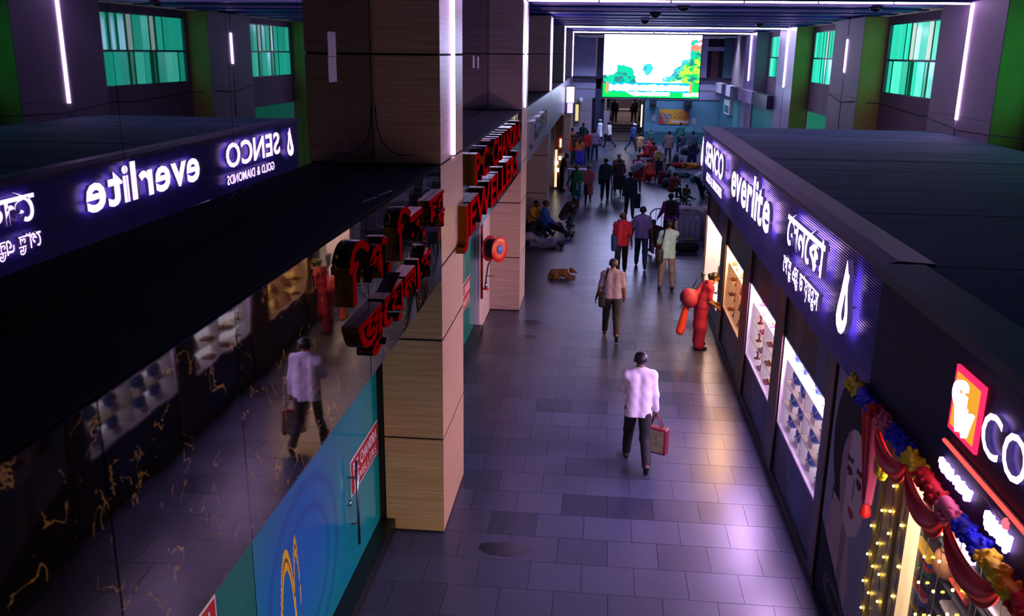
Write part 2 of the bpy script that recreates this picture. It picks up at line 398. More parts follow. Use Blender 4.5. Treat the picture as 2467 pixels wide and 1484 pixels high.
for k, yc in enumerate(YC[1:2]+YC[3:]+[53.0, 57.2]):  # the strip by the end wall is added to brighten the far hall
    lab = ['long white strip light across the ceiling at the second pillar', 'long white strip light across the ceiling before the video screen', 'long white strip light across the ceiling above the video screen', 'long white strip light just behind the video screen', 'added long strip light close to the end wall'][k]
    t = thing('strip_light', lab, 'light', (2.8, yc, 6.58), 0, 'strip lights across the ceiling')
    n = 6; xs = np.linspace(-1.66, 7.2, n+1)
    for i in range(n): box('diffuser', (xs[i]+.02, yc-.03, 6.535), (xs[i+1]-.02, yc+.03, 6.565), DTUBE if yc < 50 and yc > 30 else (TUBE if yc < 40 else FTUBE), t)
    box('housing', (-1.68, yc-.045, 6.565), (7.22, yc+.045, 6.64), HOUS, t)
    if yc > 50:
        for e in (-1, 1): box('reflector_lip', (-1.68, yc+e*.05, 6.47), (7.22, yc+e*.06, 6.6), HOUS, t)  # lips added to keep the far strips from lighting the planks

# ---------------------------------------------------------------- left pillars clad in beige panels
ZJ = [0.01, 1.2, 2.4, 3.25, 4.35, 5.47, 6.6]
ORDN = ['first', 'second', 'third', 'fourth', 'fifth']
for k, yc in enumerate(YC):
    LAM = LAM_A if k == 0 else LAM_B
    h = .80 if k == 0 else .67; y1 = yc+.67; y0 = y1-2*h+.08 if k == 0 else yc-h
    p = struct('pillar', (-2.1, yc, 0)); tag(p, ORDN[k]+' beige panelled pillar along the row of shops', None)
    box('core', (-2.46, y0+.015, 0), (-1.705, y1-.015, Z6), GAP, p)
    for a, b in zip(ZJ[:-1], ZJ[1:]):
        if b > 4.4:                                         # upper front panels leave a groove for the light
            box('panel', (-1.712, y0, a+.012), (-1.69, yc-.075, b-.012), LAM, p); box('panel', (-1.712, yc+.045, a+.012), (-1.69, y1, b-.012), LAM, p)
        else: box('panel', (-1.712, y0, a+.012), (-1.69, y1, b-.012), LAM, p)
        box('panel', (-2.38, y0-.004, a+.012), (-1.692, y0+.018, b-.012), LAM, p)
    for a, b in ((.16, 2.4), (2.4, 4.35)): box('trim', (-2.58, y0+.02, a+.01), (-2.385, y0+.06, b-.01), LAM, p)
    for a, b in ((4.35, 5.47), (5.47, Z6)): box('trim', (-2.46, y0+.003, a+.01), (-2.385, y0+.03, b-.01), LAM, p)
    t = thing('tube_light', 'vertical white tube light set into the %s left pillar' % ORDN[k], 'light', (-1.69, yc-.015, 4.36), 0, 'tube lights on the left pillars')
    box('diffuser', (-1.70, yc-.038, 4.37), (-1.672, yc+.012, 6.53), TUBE, t); box('housing', (-1.712, yc-.05, 4.36), (-1.70, yc+.03, 6.54), HOUS, t)
    if k == 0:                                              # a lifted seam on the camera-facing cladding
        pts = [(-2.375, y0-.006, 4.95), (-2.37, y0-.006, 4.78), (-2.33, y0-.006, 4.62), (-2.25, y0-.006, 4.50), (-2.12, y0-.006, 4.44), (-1.98, y0-.006, 4.45)]
        MB().tube(pts, .006, 6).build('lifted_seam', GAP, p)

# ---------------------------------------------------------------- left shop fronts: ledge, marble fascia, mirror wall above, glass below
sbox('wall_left', (-2.75, -3, 0), (-2.6, 60, Z6+.2), BLACK)
def bay_bounds(b):
    return (-1.0, 9.41) if b == 0 else (YC[b-1]+.67, YC[b]-.67)
seams0 = [-1.0, .35, 1.55, 2.72, 3.91, 5.07, 6.33, 7.4, 8.45, 9.41]
FAS3 = M('#8a8796', .3, .6, var=.15, vs=2); 
for b in range(5):
    ya, yb = bay_bounds(b)
    fa = thing('shop_fascia', ['black gold-veined marble fascia ahead of the first pillar', 'glossy dark fascia between the first and second pillars', 'grey fascia between the second and third pillars', 'plain grey fascia between the third and fourth pillars', 'far fascia above the warm lit shop'][b], 'fascia', (-2.0, (ya+yb)/2, 3.1))
    fm = MARBLE if b < 2 else FAS3
    ss = seams0 if b == 0 else list(np.linspace(ya, yb, 7))
    for a, c in zip(ss[:-1], ss[1:]): box('slab', (-1.715, a+.004, 3.1), (-1.69+random.uniform(-.002, .002), c-.004, 4.335), fm, fa)
    box('backing', (-1.76, ya, 3.12), (-1.717, yb, 4.33), BLACK, fa)
    box('ledge', (-2.42, ya, 4.30), (-1.717, yb, 4.345), DUST if b == 0 else M('#23222b', .7, var=.4, vs=2), fa)
    box('soffit', (-2.46, ya, 3.08), (-1.717, yb, 3.11), SOFFIT, fa)
    mw = thing('mirror_wall', ['dark mirror glass panels above the marble ledge, reflecting the signs', 'dark mirror panels above the ledge after the first pillar', 'dark mirror panels above the ledge after the second pillar', 'dark mirror panels above the ledge after the third pillar', 'dark mirror panels above the far ledge'][b], 'mirror', (-2.42, (ya+yb)/2, 4.35))
    ms = [-1.0, .5, 1.6, 2.98, 4.35, 5.74, 7.13, 8.52, 9.5] if b == 0 else list(np.linspace(ya, yb, 7))
    for a, c in zip(ms[:-1], ms[1:]): box('panel', (-2.43, a+.003, 4.345), (-2.40, c-.003, Z6), MIRROR, mw)
    box('backing', (-2.6, ya, 4.3), (-2.431, yb, Z6), BLACK, mw)
# scraps of paper taped to the mirror, litter on the ledge
for i, (a, z0, z1, lb) in enumerate(((7.90, 5.45, 5.66, 'upper of two white paper sheets taped to the mirror beside the first pillar'), (7.89, 5.23, 5.45, 'lower of two white paper sheets taped to the mirror beside the first pillar'))):
    tag(MB().box((-2.40, a, z0), (-2.396, a+.24, z1-.004)).build('paper_sheet', PAPER), lb, 'paper', 'papers on the mirrors')
for i, (a, z0, z1) in enumerate(((16.75, 5.22, 5.44), (17.35, 5.20, 5.42))):
    tag(MB().box((-2.40, a, z0), (-2.396, a+.22, z1)).build('paper_sheet', PAPER), ['nearer', 'farther'][i]+' narrow white paper on the mirror between the first and second pillars', 'paper', 'papers on the mirrors')
for i, (x, y) in enumerate(((-1.86, 6.9), (-1.82, 7.25))):
    m = MB(); m.bar((x, y, 4.352), (x+.05, y+.22, 4.36), .02, .008); tag(m.build('scrap', PAPER), ['nearer', 'farther'][i]+' thin white scrap lying on the dark ledge', 'litter', 'scraps on the ledge')

RED = M('#98000a', .6, spec=0.0); GOLD = M('#7a4c10', .16, 1.0)
X_, Y_, Z_ = Vector((1, 0, 0)), Vector((0, 1, 0)), Vector((0, 0, 1))
def left_sign(label, rows, face, side, depth, xs=-1.69):
    t = thing('raised_lettering', label, 'sign', (xs, rows[0][1], rows[0][3]))
    for chars, ya, yb, z0, z1, bh in rows:
        lettering(t, chars, (xs+.002, ya, z0), Y_, Z_, X_, yb-ya, z1-z0, depth, face, side, .028, base_h=bh)
    return t
NDR = [('ন', 0, .22, .75, .65, 0.0), ('দ', .02, -.22, .85, .62, .55)]
left_sign('red Bengali raised lettering with gold sides on the black marble fascia',
          [(['ি', ('প', -.02, 0, 1, 1, .72), '.', ' ', 'ি', ('স', -.02, 0, 1, 1, .68), '.', ' ', 'চ']+NDR, 5.66, 9.3, 3.84, 4.14, .69),
           ([('জ', 0, 0, 1, 1, .88), ('ু', 0, 0, 1, 1, .0), ('ে', 0, 0, 1, 1, .37), ('য়', 0, 0, 1, 1, .60), ('ল', 0, 0, 1, 1, .70), ('া', 0, 0, 1, 1, .22), ('স', 0, 0, 1, 1, .62), ('/', -.45, .62, .8, .35, .1)], 5.84, 8.5, 3.41, 3.67, .69)],
          RED, GOLD, .06)
left_sign('red and gold raised lettering on the fascia between the first two pillars',
          [(list('P.C.')+[' ']+list('CHANDRA'), 11.35, 17.6, 3.87, 4.25, .7), (list('JEWELLERS'), 10.5, 17.2, 3.32, 3.72, .7)], RED, GOLD, .10)
left_sign('silver raised lettering on the grey third fascia', [(list('JEWELLERS'), 21.2, 26.2, 3.5, 3.95, .7)], CHROME, STEEL, .08)

# glass shop fronts under the fascia
PRINT = attr_mat('printed_film', .12, 0, .7)
def film0(u, v):                                      # blue film with gold bangles
    c = np.outer(np.ones(len(u)), L3('#0a7f93')); c = blend(c, L3('#0a8f86'), sstep(.55, 1, u))
    d = np.sqrt(((u-.25)/.42)**2+((v-.42)/.48)**2); c = blend(c, L3('#0d62b8'), 1-sstep(.2, 1.0, d))
    for r0, r1 in ((.52, .56), (.36, .40)):
        e = np.sqrt(((u-.30)/.34)**2+((v-.30)/.40)**2); c = blend(c, L3('#0a3d9a'), ((e > r0*1.3) & (e < r1*1.36) & (u < .62)).astype(float)*.4)
    for cx, wx, col in ((.170, .052, '#d9b21e'), (.232, .024, '#c9a64a')):
        e = np.sqrt(((u-cx)/wx)**2+((v-.145)/.335)**2); ring = ((e > .80) & (e < 1.0)).astype(float); c = blend(c, L3(col), ring)
        ring = ((e > .88) & (e < .92)).astype(float); c = blend(c, L3('#7a4a10'), ring)
    return c
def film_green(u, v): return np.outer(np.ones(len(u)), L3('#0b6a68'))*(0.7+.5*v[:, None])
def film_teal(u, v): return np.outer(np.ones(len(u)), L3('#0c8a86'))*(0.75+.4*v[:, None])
XG = -2.45
def shop_glass(name_label, panels, ya, yb):
    t = thing('glass_front', name_label, 'shopfront', (XG, (ya+yb)/2, 0))
    for a, b, fn, nx, ny in panels:
        printed('film_panel', PRINT, t, (XG, a+.006, .17), Y_, Z_, b-a-.012, 2.92, nx, ny, fn)
    box('plinth', (-2.6, ya, 0), (-2.27, yb, .165), M('#0c0a0c', .35), t); box('backing', (-2.6, ya, .165), (XG-.012, yb, 3.1), BLACK, t)
    return t
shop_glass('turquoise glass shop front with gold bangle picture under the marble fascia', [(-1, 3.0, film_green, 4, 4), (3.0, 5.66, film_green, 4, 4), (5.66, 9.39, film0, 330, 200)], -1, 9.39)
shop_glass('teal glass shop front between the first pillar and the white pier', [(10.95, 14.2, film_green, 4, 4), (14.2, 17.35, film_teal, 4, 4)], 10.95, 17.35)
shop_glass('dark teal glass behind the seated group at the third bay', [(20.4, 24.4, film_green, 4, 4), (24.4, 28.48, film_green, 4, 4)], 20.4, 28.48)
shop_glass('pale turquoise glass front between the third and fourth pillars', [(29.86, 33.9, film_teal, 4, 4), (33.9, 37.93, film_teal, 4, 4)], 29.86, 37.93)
REDF = M('#a3161c', .4); WHITE = M('#d9d2d6', .5)
def chandra(label, y0, z0, w, h):
    t = thing('red_sticker', label, 'sign', (XG+.004, y0, z0))
    box('backing', (XG+.001, y0, z0), (XG+.006, y0+w, z0+h), WHITE, t); box('panel', (XG+.006, y0+.02, z0+.02), (XG+.010, y0+w-.02, z0+h-.02), REDF, t)
    lettering(t, list('P.C.')+[' ']+list('CHANDRA'), (XG+.0102, y0+.07, z0+h*.52), Y_, Z_, X_, w-.14, h*.34, .003, WHITE, base_h=.7, offset=.01)
    lettering(t, list('JEWELLERS'), (XG+.0102, y0+.10, z0+h*.14), Y_, Z_, X_, w-.2, h*.24, .003, WHITE, base_h=.7)
chandra('red name sticker with white letters on the blue glass by the steel handle', 8.22, 1.04, 1.13, .40)
chandra('red name sticker on the teal glass beyond the first pillar', 15.6, .86, 1.1, .52)
chandra('red name sticker low on the dark green glass at the bottom edge', 3.95, 1.62, 1.05, .40)
t = thing('door_handle', 'long steel pull handle on the blue glass door', 'handle', (XG+.07, 8.2, 1.0))
MB().tube([(XG+.075, 8.2, .52), (XG+.075, 8.2, 1.47)], .016, 10).build('bar', STEEL, t)
for z in (.75, 1.28): MB().tube([(XG, 8.2, z), (XG+.075, 8.2, z)], .012, 8).build('bracket', STEEL, t)
MB().lathe([(.035, 0), (.035, .02), (.02, .03)], (XG, 8.14, 1.02), 14, (1, 0, 0)).build('lock', CHROME, t)

# white pier, standpipe and hose reel
sbox('wall_pier', (-2.6, 17.37, 0), (-2.35, 19.06, 3.1), M('#b7a8b8', .7, var=.08, vs=1.5))
t = thing('fire_hose_reel', 'red fire hose reel with blue hub beside the second pillar', 'hose reel', (-2.3, 17.2, 0))
c = Vector((-2.02, 17.12, 1.80)); ax = Vector((math.cos(R(31)), -math.sin(R(31)), .05)).normalized(); RR = M('#c01a1e', .35, var=.1)
MB().tube([(-2.30, 17.34, .72), (-2.30, 17.34, 3.08)], .028, 10).build('standpipe', M('#8a1418', .4), t)
MB().lathe([(.03, -.13), (.245, -.13), (.255, -.12), (.255, -.115), (.03, -.115)], c, 32, ax).build('flange', RR, t)
MB().lathe([(.03, .115), (.255, .115), (.255, .12), (.245, .135), (.16, .128), (.03, .13)], c, 32, ax).build('flange', RR, t)
pr = []
for i in range(10): z = -.112+i*.0224; pr += [(.17, z), (.192, z+.006), (.192, z+.016), (.17, z+.022)]
MB().lathe([(.02, -.115)]+pr+[(.02, .115)], c, 28, ax).build('hose', M('#3a1014', .7), t)
MB().lathe([(.02, .13), (.088, .13), (.088, .14), (.01, .142)], c, 24, ax).build('hub_label', M('#3a78c8', .5), t)
MB().tube([c-ax*.12, c-ax*.2+Vector((-.03, .06, -.02)), Vector((-2.30, 17.34, 1.78))], .022, 8).build('bracket', BLACK, t)
MB().tube([c-ax*.05+Vector((0, .05, -.17)), Vector((-2.16, 17.25, 1.45)), Vector((-2.2, 17.28, 1.2)), Vector((-2.22, 17.3, 1.02))], .014, 8).build('feed_hose', BLACK, t)
MB().tube([(-2.30, 17.34, .93), (-2.16, 17.30, .93)], .024, 8).build('outlet', RR, t); MB().lathe([(.02, 0), (.035, .03), (.02, .14)], (-2.21, 17.3, .95), 12).build('nozzle', STEEL, t)
MB().tube([(-2.21, 17.3, 1.2), (-2.05, 17.26, 1.22)], .008, 6).build('valve_lever', BLACK, t)

# ---------------------------------------------------------------- right wall: piers, window bays
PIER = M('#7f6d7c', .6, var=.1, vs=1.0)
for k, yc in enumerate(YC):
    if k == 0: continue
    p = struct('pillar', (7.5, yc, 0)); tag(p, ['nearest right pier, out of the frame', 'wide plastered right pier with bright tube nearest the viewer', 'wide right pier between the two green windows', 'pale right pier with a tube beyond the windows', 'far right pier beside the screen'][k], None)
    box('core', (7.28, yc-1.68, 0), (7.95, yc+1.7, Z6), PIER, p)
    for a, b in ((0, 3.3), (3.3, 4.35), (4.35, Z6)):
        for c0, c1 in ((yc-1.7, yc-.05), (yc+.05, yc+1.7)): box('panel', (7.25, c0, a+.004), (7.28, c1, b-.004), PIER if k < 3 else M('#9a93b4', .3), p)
    box('side_panel', (7.262, yc-1.705, .0), (7.9, yc-1.68, Z6-.02), (WINDOW_LIT_YELLOW if k == 1 else M('#d0b060', .8, var=.15, vs=1.0)) if k < 4 else PIER, p)  # window light on the pier sides is put into their colour
    t = thing('tube_light', 'vertical white tube light on the %s right pier' % ORDN[k], 'light', (7.25, yc, 4.27), 0, 'tube lights on the right piers')
    on = k != 2
    z0 = 4.28 if on else 5.05
    box('diffuser', (7.23, yc-.045, z0), (7.262, yc+.045, 6.56 if on else 6.0), TUBE, t); box('housing', (7.262, yc-.05, 4.24), (7.28, yc+.05, 6.57), HOUS, t)
bays = [(-3, 8.57), (YC[0]+1.7, YC[1]-1.7), (YC[1]+1.7, YC[2]-1.7), (YC[2]+1.7, YC[3]-1.7), (YC[3]+1.7, YC[4]-1.7), (YC[4]+1.7, 59.4)]
wr = struct('wall_right')
WP = M('#84707c', .8, var=.1, vs=1.0)
for i, (a, b) in enumerate(bays):
    low = 3.45 if i == 3 else 0.0
    if i in (1, 2, 3, 4):
        w0, w1 = a+.75, b-.22
        box('lower_wall', (7.9, a, low), (8.05, b, 4.52), WP, wr); box('upper_wall', (7.9, a, 6.4), (8.05, b, Z6), WP, wr)
        box('jamb', (7.9, a, 4.52), (8.05, w0, 6.4), WP, wr); box('jamb', (7.9, w1, 4.52), (8.05, b, 6.4), WP, wr)
        if low: box('low_glazing', (7.98, a, .0), (8.02, b, 3.45), EM((.02, .22, .15), .5), wr)  # glowing green pane stands in for the open gap and greenery outside
        win = struct('window_%d' % i, (7.95, a, 4.5)); n = 12; pw = (w1-w0)/n; rs = random.Random(30+i)
        for r_, (z0, z1) in enumerate(((4.54, 5.40), (5.45, 6.38))):
            for j in range(n):
                gap = j in (4, 7); s = rs.uniform(.35, 1.0)
                if gap and r_ == 1: colr, e = (.75, 1.0, .85), .55
                elif gap: colr, e = (.05, .5, .28), .5
                else: colr, e = (.015+.12*max(0, s-.7), .50, .30+.05*s), .5+.9*s
                m = MB(); yy = w0+pw*(j+.5); wd = pw*(.30 if gap else .92); q = rs.uniform(-.03, .03)
                m.add([(7.95+q, yy-wd/2, z0), (7.95-q, yy+wd/2, z0), (7.95-q, yy+wd/2, z1), (7.95+q, yy-wd/2, z1), (7.962+q, yy-wd/2, z0), (7.962-q, yy+wd/2, z0), (7.962-q, yy+wd/2, z1), (7.962+q, yy-wd/2, z1)],
                      [(3, 2, 1, 0), (4, 5, 6, 7), (0, 1, 5, 4), (1, 2, 6, 5), (2, 3, 7, 6), (3, 0, 4, 7)])
                m.build('pane', M((.02, .22, .15), .15, emit=colr, es=round(e, 2)), win)
        for z in (4.52, 5.42, 6.39): box('frame_rail', (7.92, w0-.03, z-.025), (7.98, w1+.03, z+.025), M('#0d1a1c', .5), win)
        box('frame_back', (8.0, w0, 4.5), (8.03, w1, 6.4), M('#04140f', .8, emit=(.0, .16, .09), es=.25), win)
    else: box('lower_wall', (7.9, a, 0), (8.05, b, Z6), WP, wr)
pts = [(7.23, y, z) for y, z in ((16, 4.2), (17.9, 4.12), (19.5, 4.08), (21.4, 4.2))]+[(7.86, y, z) for y, z in ((21.8, 4.2), (24, 4.1), (27.2, 4.22))]+[(7.22, y, z) for y, z in ((27.7, 4.25), (29.2, 4.15), (30.8, 4.34))]
tag(MB().tube(pts, .012, 5).build('cable', M('#2a2228', .7)), 'thin dark cable sagging along the right wall under the windows', 'cable')

# ---------------------------------------------------------------- far end of the hall
ew = struct('wall_end')
TEAL = M('#4c7c94', .7, var=.1, vs=.8); LILAC = M('#8f8bb2', .5, var=.12, vs=1.0); DKT = M('#1a5060', .6)
box('teal_wall', (2.62, 59.4, .72), (8.0, 59.7, 2.75), TEAL, ew); box('skirting', (2.62, 59.38, 0), (8.0, 59.7, .72), DKT, ew)
box('upper_band', (-2.6, 59.35, 2.75), (8.0, 59.7, 3.3), LILAC, ew); box('upper_band', (-2.6, 59.3, 3.36), (8.0, 59.7, 3.95), LILAC, ew)
box('dark_ledge', (-2.6, 59.1, 3.97), (8.0, 59.7, 4.12), DKBLUE, ew)
box('upper_panel', (-2.0, 59.4, 4.12), (-.62, 59.6, Z6), M('#9a97c4', .5, var=.12, vs=.9), ew)
box('upper_column', (-.55, 59.3, 0.0), (-.2, 59.7, Z6), M('#1d2a4a', .5), ew); box('upper_panel', (-.2, 59.4, 4.12), (5.9, 59.6, Z6), M('#5a6290', .6), ew)
box('upper_panel', (5.9, 59.4, 4.12), (6.35, 59.6, Z6), LILAC, ew); box('upper_panel', (7.35, 59.4, 4.12), (7.95, 59.6, Z6), M('#3f6577', .6), ew)
box('lintel', (6.35, 59.35, 5.75), (7.35, 59.6, 6.0), LILAC, ew); box('dark_opening', (6.35, 59.55, 4.12), (7.35, 59.65, Z6), M('#141425', .8), ew)
d = struct('door_1'); box('door_leaf', (6.6, 59.45, 4.12), (7.05, 59.5, 5.7), M('#4a1c2c', .6), d)
CLAD = M('#8d7f92', .5)
for x0, x1 in ((-1.95, -1.5), (-1.48, -.75), (.02, .40)):
    for z0, z1 in ((0, .98), (1.0, 1.96), (1.98, 2.74)):
        if x0 > 0 and z1 > 2: continue
        box('panel', (x0, 59.1, z0), (x1, 59.3, z1), CLAD, ew)
box('dark_recess', (-.75, 59.5, 0), (.05, 59.6, 2.75), M('#0f1230', .7), ew)
# stairway opening with steps up to a landing and a back wall
st = thing('stairway', 'dark stairway opening under the big screen', 'stairs', (1.4, 60.5, 0)); STONE = M('#4a3f44', .5)
for i in range(6): box('step', (.40, 59.9+.32*i, 0), (2.55, 60.25+.32*i, .165*(i+1)), M('#5a4c46', .5) if i < 2 else STONE, st)
box('landing', (.40, 61.8, 0), (2.55, 66, .99), STONE, st); box('side_wall', (.2, 59.71, 0), (.4, 66, 3.4), M('#3a3648', .7), st); box('side_wall', (2.55, 59.71, 0), (2.75, 66, 3.4), M('#2b2838', .7), st)
box('back_wall', (.2, 66, 0), (2.75, 66.2, 3.4), M('#7a6a78', .6), st); box('roof', (.2, 59.71, 3.4), (2.75, 66.2, 3.5), BLACK, st)
box('ceiling_light', (1.0, 62.6, 3.36), (1.9, 63.6, 3.4), EM((1, .85, .85), 9.0), st); box('counter', (.75, 64.5, .99), (2.4, 65.1, 1.75), M('#a08a8a', .5), st); box('counter_top', (.7, 64.4, 1.75), (2.45, 65.2, 1.82), M('#c8b8b8', .4), st)  # glowing panel under the roof is added to brighten the stairway
t = thing('tube_light', 'short white tube light on the right edge of the stairway opening', 'light', (2.5, 59.35, 1.9)); box('diffuser', (2.40, 59.33, 1.0), (2.47, 59.37, 2.4), EM((1, .8, .6), 2.2), t); box('housing', (2.38, 59.37, .98), (2.5, 59.4, 2.42), HOUS, t)
t = thing('hanging_lamp', 'small round white lamp above the stairway', 'lamp', (1.95, 62, 2.75)); MB().ball((1.95, 62, 2.75), .12).build('globe', EM((.9, .85, 1), 1.2), t); MB().tube([(1.95, 62, 2.86), (1.95, 62, 3.4)], .015, 6).build('rod', BLACK, t)
def banner(u, v):
    c = np.outer(np.ones(len(u)), L3('#c08a2c')); c = blend(c, L3('#b5532c'), sstep(.6, 1, u)); c = blend(c, L3('#a82a34'), (u+v*.25 < .22).astype(float))
    for cx, cy in ((.14, .58), (.34, .52), (.25, .25)): dd = np.hypot((u-cx)*1.9, v-cy); c = blend(c, L3('#5c5a78'), (dd < .17).astype(float)); c = blend(c, L3('#a08a86'), (dd < .09).astype(float))
    for yy in (.72, .58, .46, .36): c = blend(c, L3('#7a3a1c'), ((abs(v-yy) < .035) & (u > .48) & (u < .92) & (vnoise(u, v, 40, 3) > .42)).astype(float)*.8)
    c = blend(c, L3('#b8a8b8'), ((v > .13) & (v < .24) & (u > .42)).astype(float)); c = blend(c, L3('#3a4a9a'), ((v > .84) & (u > .86)).astype(float)); return c
t = thing('cloth_banner', 'orange and yellow festival banner on the teal end wall', 'banner', (4.5, 59.36, 1.3)); printed('sheet', attr_mat('banner_print', .7), t, (3.53, 59.36, 1.22), X_, Z_, 1.9, .92, 60, 30, banner)
for x in (3.53, 5.43): MB().tube([(x, 59.37, 2.14), (x+(.2 if x > 4 else -.2), 59.38, 2.45)], .01, 5).build('tie', WHITE, t)
for x, z, lb in ((3.05, 1.35, 'torn white poster left of the orange banner'), (5.62, 1.2, 'torn white poster right of the orange banner')):
    m = MB(); pts = [(0, 0), (.10, .12), (.2, .02), (.3, .0), (.32, .42), (.12, .46), (.02, .35)]; m.add([(x+a, 59.385, z+b_) for a, b_ in pts]+[(x+a, 59.375, z+b_) for a, b_ in pts], [tuple(range(6, -1, -1)), tuple(range(7, 14))]+[(i, (i+1) % 7, 7+(i+1) % 7, 7+i) for i in range(7)])
    tag(m.build('poster', M('#9a97ac', .8)), lb, 'poster')
for x, w, lb in ((2.9, .42, 'dark loudspeaker under the left of the screen'), (5.05, .5, 'dark loudspeaker under the right of the screen')):
    t = thing('loudspeaker', lb, 'speaker', (x, 57.9, 2.35), 0, 'speakers under the screen'); box('cabinet', (x, 59.0, 2.2), (x+w, 59.3, 2.72), M('#10213f', .5), t); MB().lathe([(.15, 0), (.12, -.02), (.02, -.03)], (x+w/2, 59.0, 2.42), 16, (0, 1, 0)).build('cone', BLACK, t)

# video screen
def picture(u, v):
    sky = np.array([.62, .62, 1.12])*L_SCREEN; c = np.outer(np.ones(len(u)), sky)
    n1 = fbm(u, v, 9, 5); n2 = fbm(u, v, 22, 9)
    G1 = np.array([.0, .62, .36]); G2 = np.array([.02, .22, .24]); G3 = np.array([.0, .75, .12]); YL = np.array([.55, .80, .05]); CY = np.array([.05, .62, .62])
    mist = (v < .40-.5*abs(u-.45)+.08*(n1-.5)) & (u > .26) & (u < .66); t_ = np.clip(v/.40, 0, 1)[:, None]; c = np.where(mist[:, None], np.array([.42, .80, .95])*(1-t_)+np.array([.86, .90, .97])*t_, c)
    lh = .36+.17*np.exp(-((u-.22)/.10)**2)+.16*(n1-.5)+.14*(n2-.5); tl = (v < lh-np.clip(u-.29, 0, 1)*2.4) & (u < .42)
    c = blend(c, G1, tl.astype(float)); c = blend(c, G2, (tl & (n2 < .47) & (v < .40)).astype(float))
    bush = np.hypot((u-.46)/.055, (v-.46)/.085)+(n2-.5)*1.1; c = blend(c, CY, (bush < 1).astype(float)); c = blend(c, np.array([.02, .40, .45]), ((bush < .8) & (n1 < .5)).astype(float))
    rh = .20+np.clip(u-.55, 0, 1)*1.42+.18*(n1-.5)+.16*(n2-.5); tr = (v < rh) & (u > .55)
    c = blend(c, G3, tr.astype(float)); c = blend(c, YL, (tr & (n2 > .50) & (u > .7)).astype(float)*.85); c = blend(c, CY, (tr & (v > rh-.13) & (u < .90)).astype(float)); c = blend(c, G2, (tr & (n2 < .36)).astype(float))
    c = blend(c, np.array([.8, .9, .75]), (tr & (n1 > .52) & (v < .4) & (u < .84)).astype(float)*.8)
    lf = (u > .89) & (v > .62) & (n2 > .47) & (v < .93); c = blend(c, np.array([0., .55, .42]), lf.astype(float)); c = blend(c, np.array([.9, .25, .15]), (lf & (n1 > .6)).astype(float))
    low = v < .22; c = blend(c, G3, low.astype(float)); road = (v < .075+.02*n1) & (v > .018+.02*n2) & (u > .26+1.4*(.075-v)) & ((u < .70) | (u > .84)); c = blend(c, sky, road.astype(float))
    bar = (v > .085) & (v < .235) & (u > .05) & (u < .93); c = blend(c, np.array([.0, .50, .80]), bar.astype(float))
    edge = .035*(vnoise(u, v*0+.3, 26, 11)-.3); wb = (v > .115-edge*.5) & (v < .195+edge) & (u > .07) & (u < .905) & ~((abs(u-.425) < .006)); c = blend(c, sky, wb.astype(float))
    c = blend(c, np.array([.9, .30, .08]), ((v > .07) & (v < .245) & (((u > .035) & (u < .06)) | ((u > .905) & (u < .93)))).astype(float)); return c
t = thing('video_screen', 'large lit video screen with a green landscape hanging at the end of the hall', 'screen', (2.3, 47.2, 3.37))
printed('display', attr_mat('screen_picture', .4, 1.0), t, (-.09, 47.0, 3.40), X_, Z_, 4.79, 3.03, 200, 126, picture, .02)
box('cabinet', (-.14, 47.03, 3.34), (4.75, 47.3, 6.47), M('#0a0f1c', .4), t)
for x in (.6, 2.3, 4.0): box('hanger', (x, 47.1, 6.47), (x+.08, 47.2, 6.6), STEEL, t)

# overhead signboards and teal stalls on the right beyond the kiosk
t = thing('stall_row', 'row of teal stalls with a white signboard band far right', 'stall', (7.0, 50, 0))
for y0, y1, mt in ((40.4, 44.5, M('#171a2e', .4)), (44.6, 49.2, M('#a79ab4', .5)), (49.3, 52.2, M('#2c2c48', .5)), (52.3, 54.2, M('#b6a8c4', .5)), (54.3, 56, M('#20233c', .5)), (56.1, 59.3, M('#a79ab4', .5))): box('signboard', (6.95, y0, 3.28), (7.22, y1, 3.86), mt, t)
for y0, y1, c in ((40.5, 46.3, '#159a86'), (49.8, 53, '#3a7f86'), (53.1, 59, '#2c5a70')): box('front', (7.3, y0, 0), (7.5, y1, 3.27), M(c, .5, var=.2, vs=1.2), t)
t = thing('wall_box', 'small white framed box by the teal stalls', 'box', (7.0, 53.5, 2.4)); box('body', (7.1, 53.2, 2.2), (7.3, 55.6, 3.0), M('#a8b0b0', .5), t); box('door', (7.09, 53.5, 2.3), (7.1, 55.3, 2.7), DKT, t)

# warm lit shop at the far left and its bright sign
t = thing('warm_shop', 'warm lit shop stall with orange boards projecting at the fourth pillar', 'shopfront', (-1.8, 40, 0)); OR = M('#a04e1c', .5)
box('frame_post', (-2.0, 37.62, 0), (-1.94, 37.72, 3.05), M('#b0a8b4', .5), t); box('frame_post', (-1.64, 37.62, 0), (-1.58, 37.72, 3.05), M('#b0a8b4', .5), t); box('back', (-2.4, 39.32, 0), (-2.3, 47.3, 3.05), OR, t)
for k_, (z0, z1) in enumerate(((1.65, 2.35), (2.37, 3.05))): box('board', (-1.94, 37.66, z0), (-1.64, 37.70, z1), OR, t)
box('lit_panel', (-1.94, 37.68, .1), (-1.84, 37.70, 1.9), EM((1, .70, .42), .9), t); box('lit_panel', (-1.76, 37.60, 1.75), (-1.68, 37.66, 2.10), EM((1, .55, .42), 1.2), t); box('board', (-1.84, 37.66, .0), (-1.64, 37.70, 1.63), M('#7a3c18', .5), t)
for x_, z_ in ((-1.86, .75), (-1.78, 1.25), (-1.9, 1.05)): box('lamp_panel', (x_, 37.52, z_), (x_+.10, 37.60, z_+.14), EM((1, .92, .75), 3.0), t)
for y in (39.6, 41.2, 43.0, 45.2): box('shelf_panel', (-2.3, y, .6), (-2.2, y+.8, 2.6), EM((1, .68, .42), .7), t)
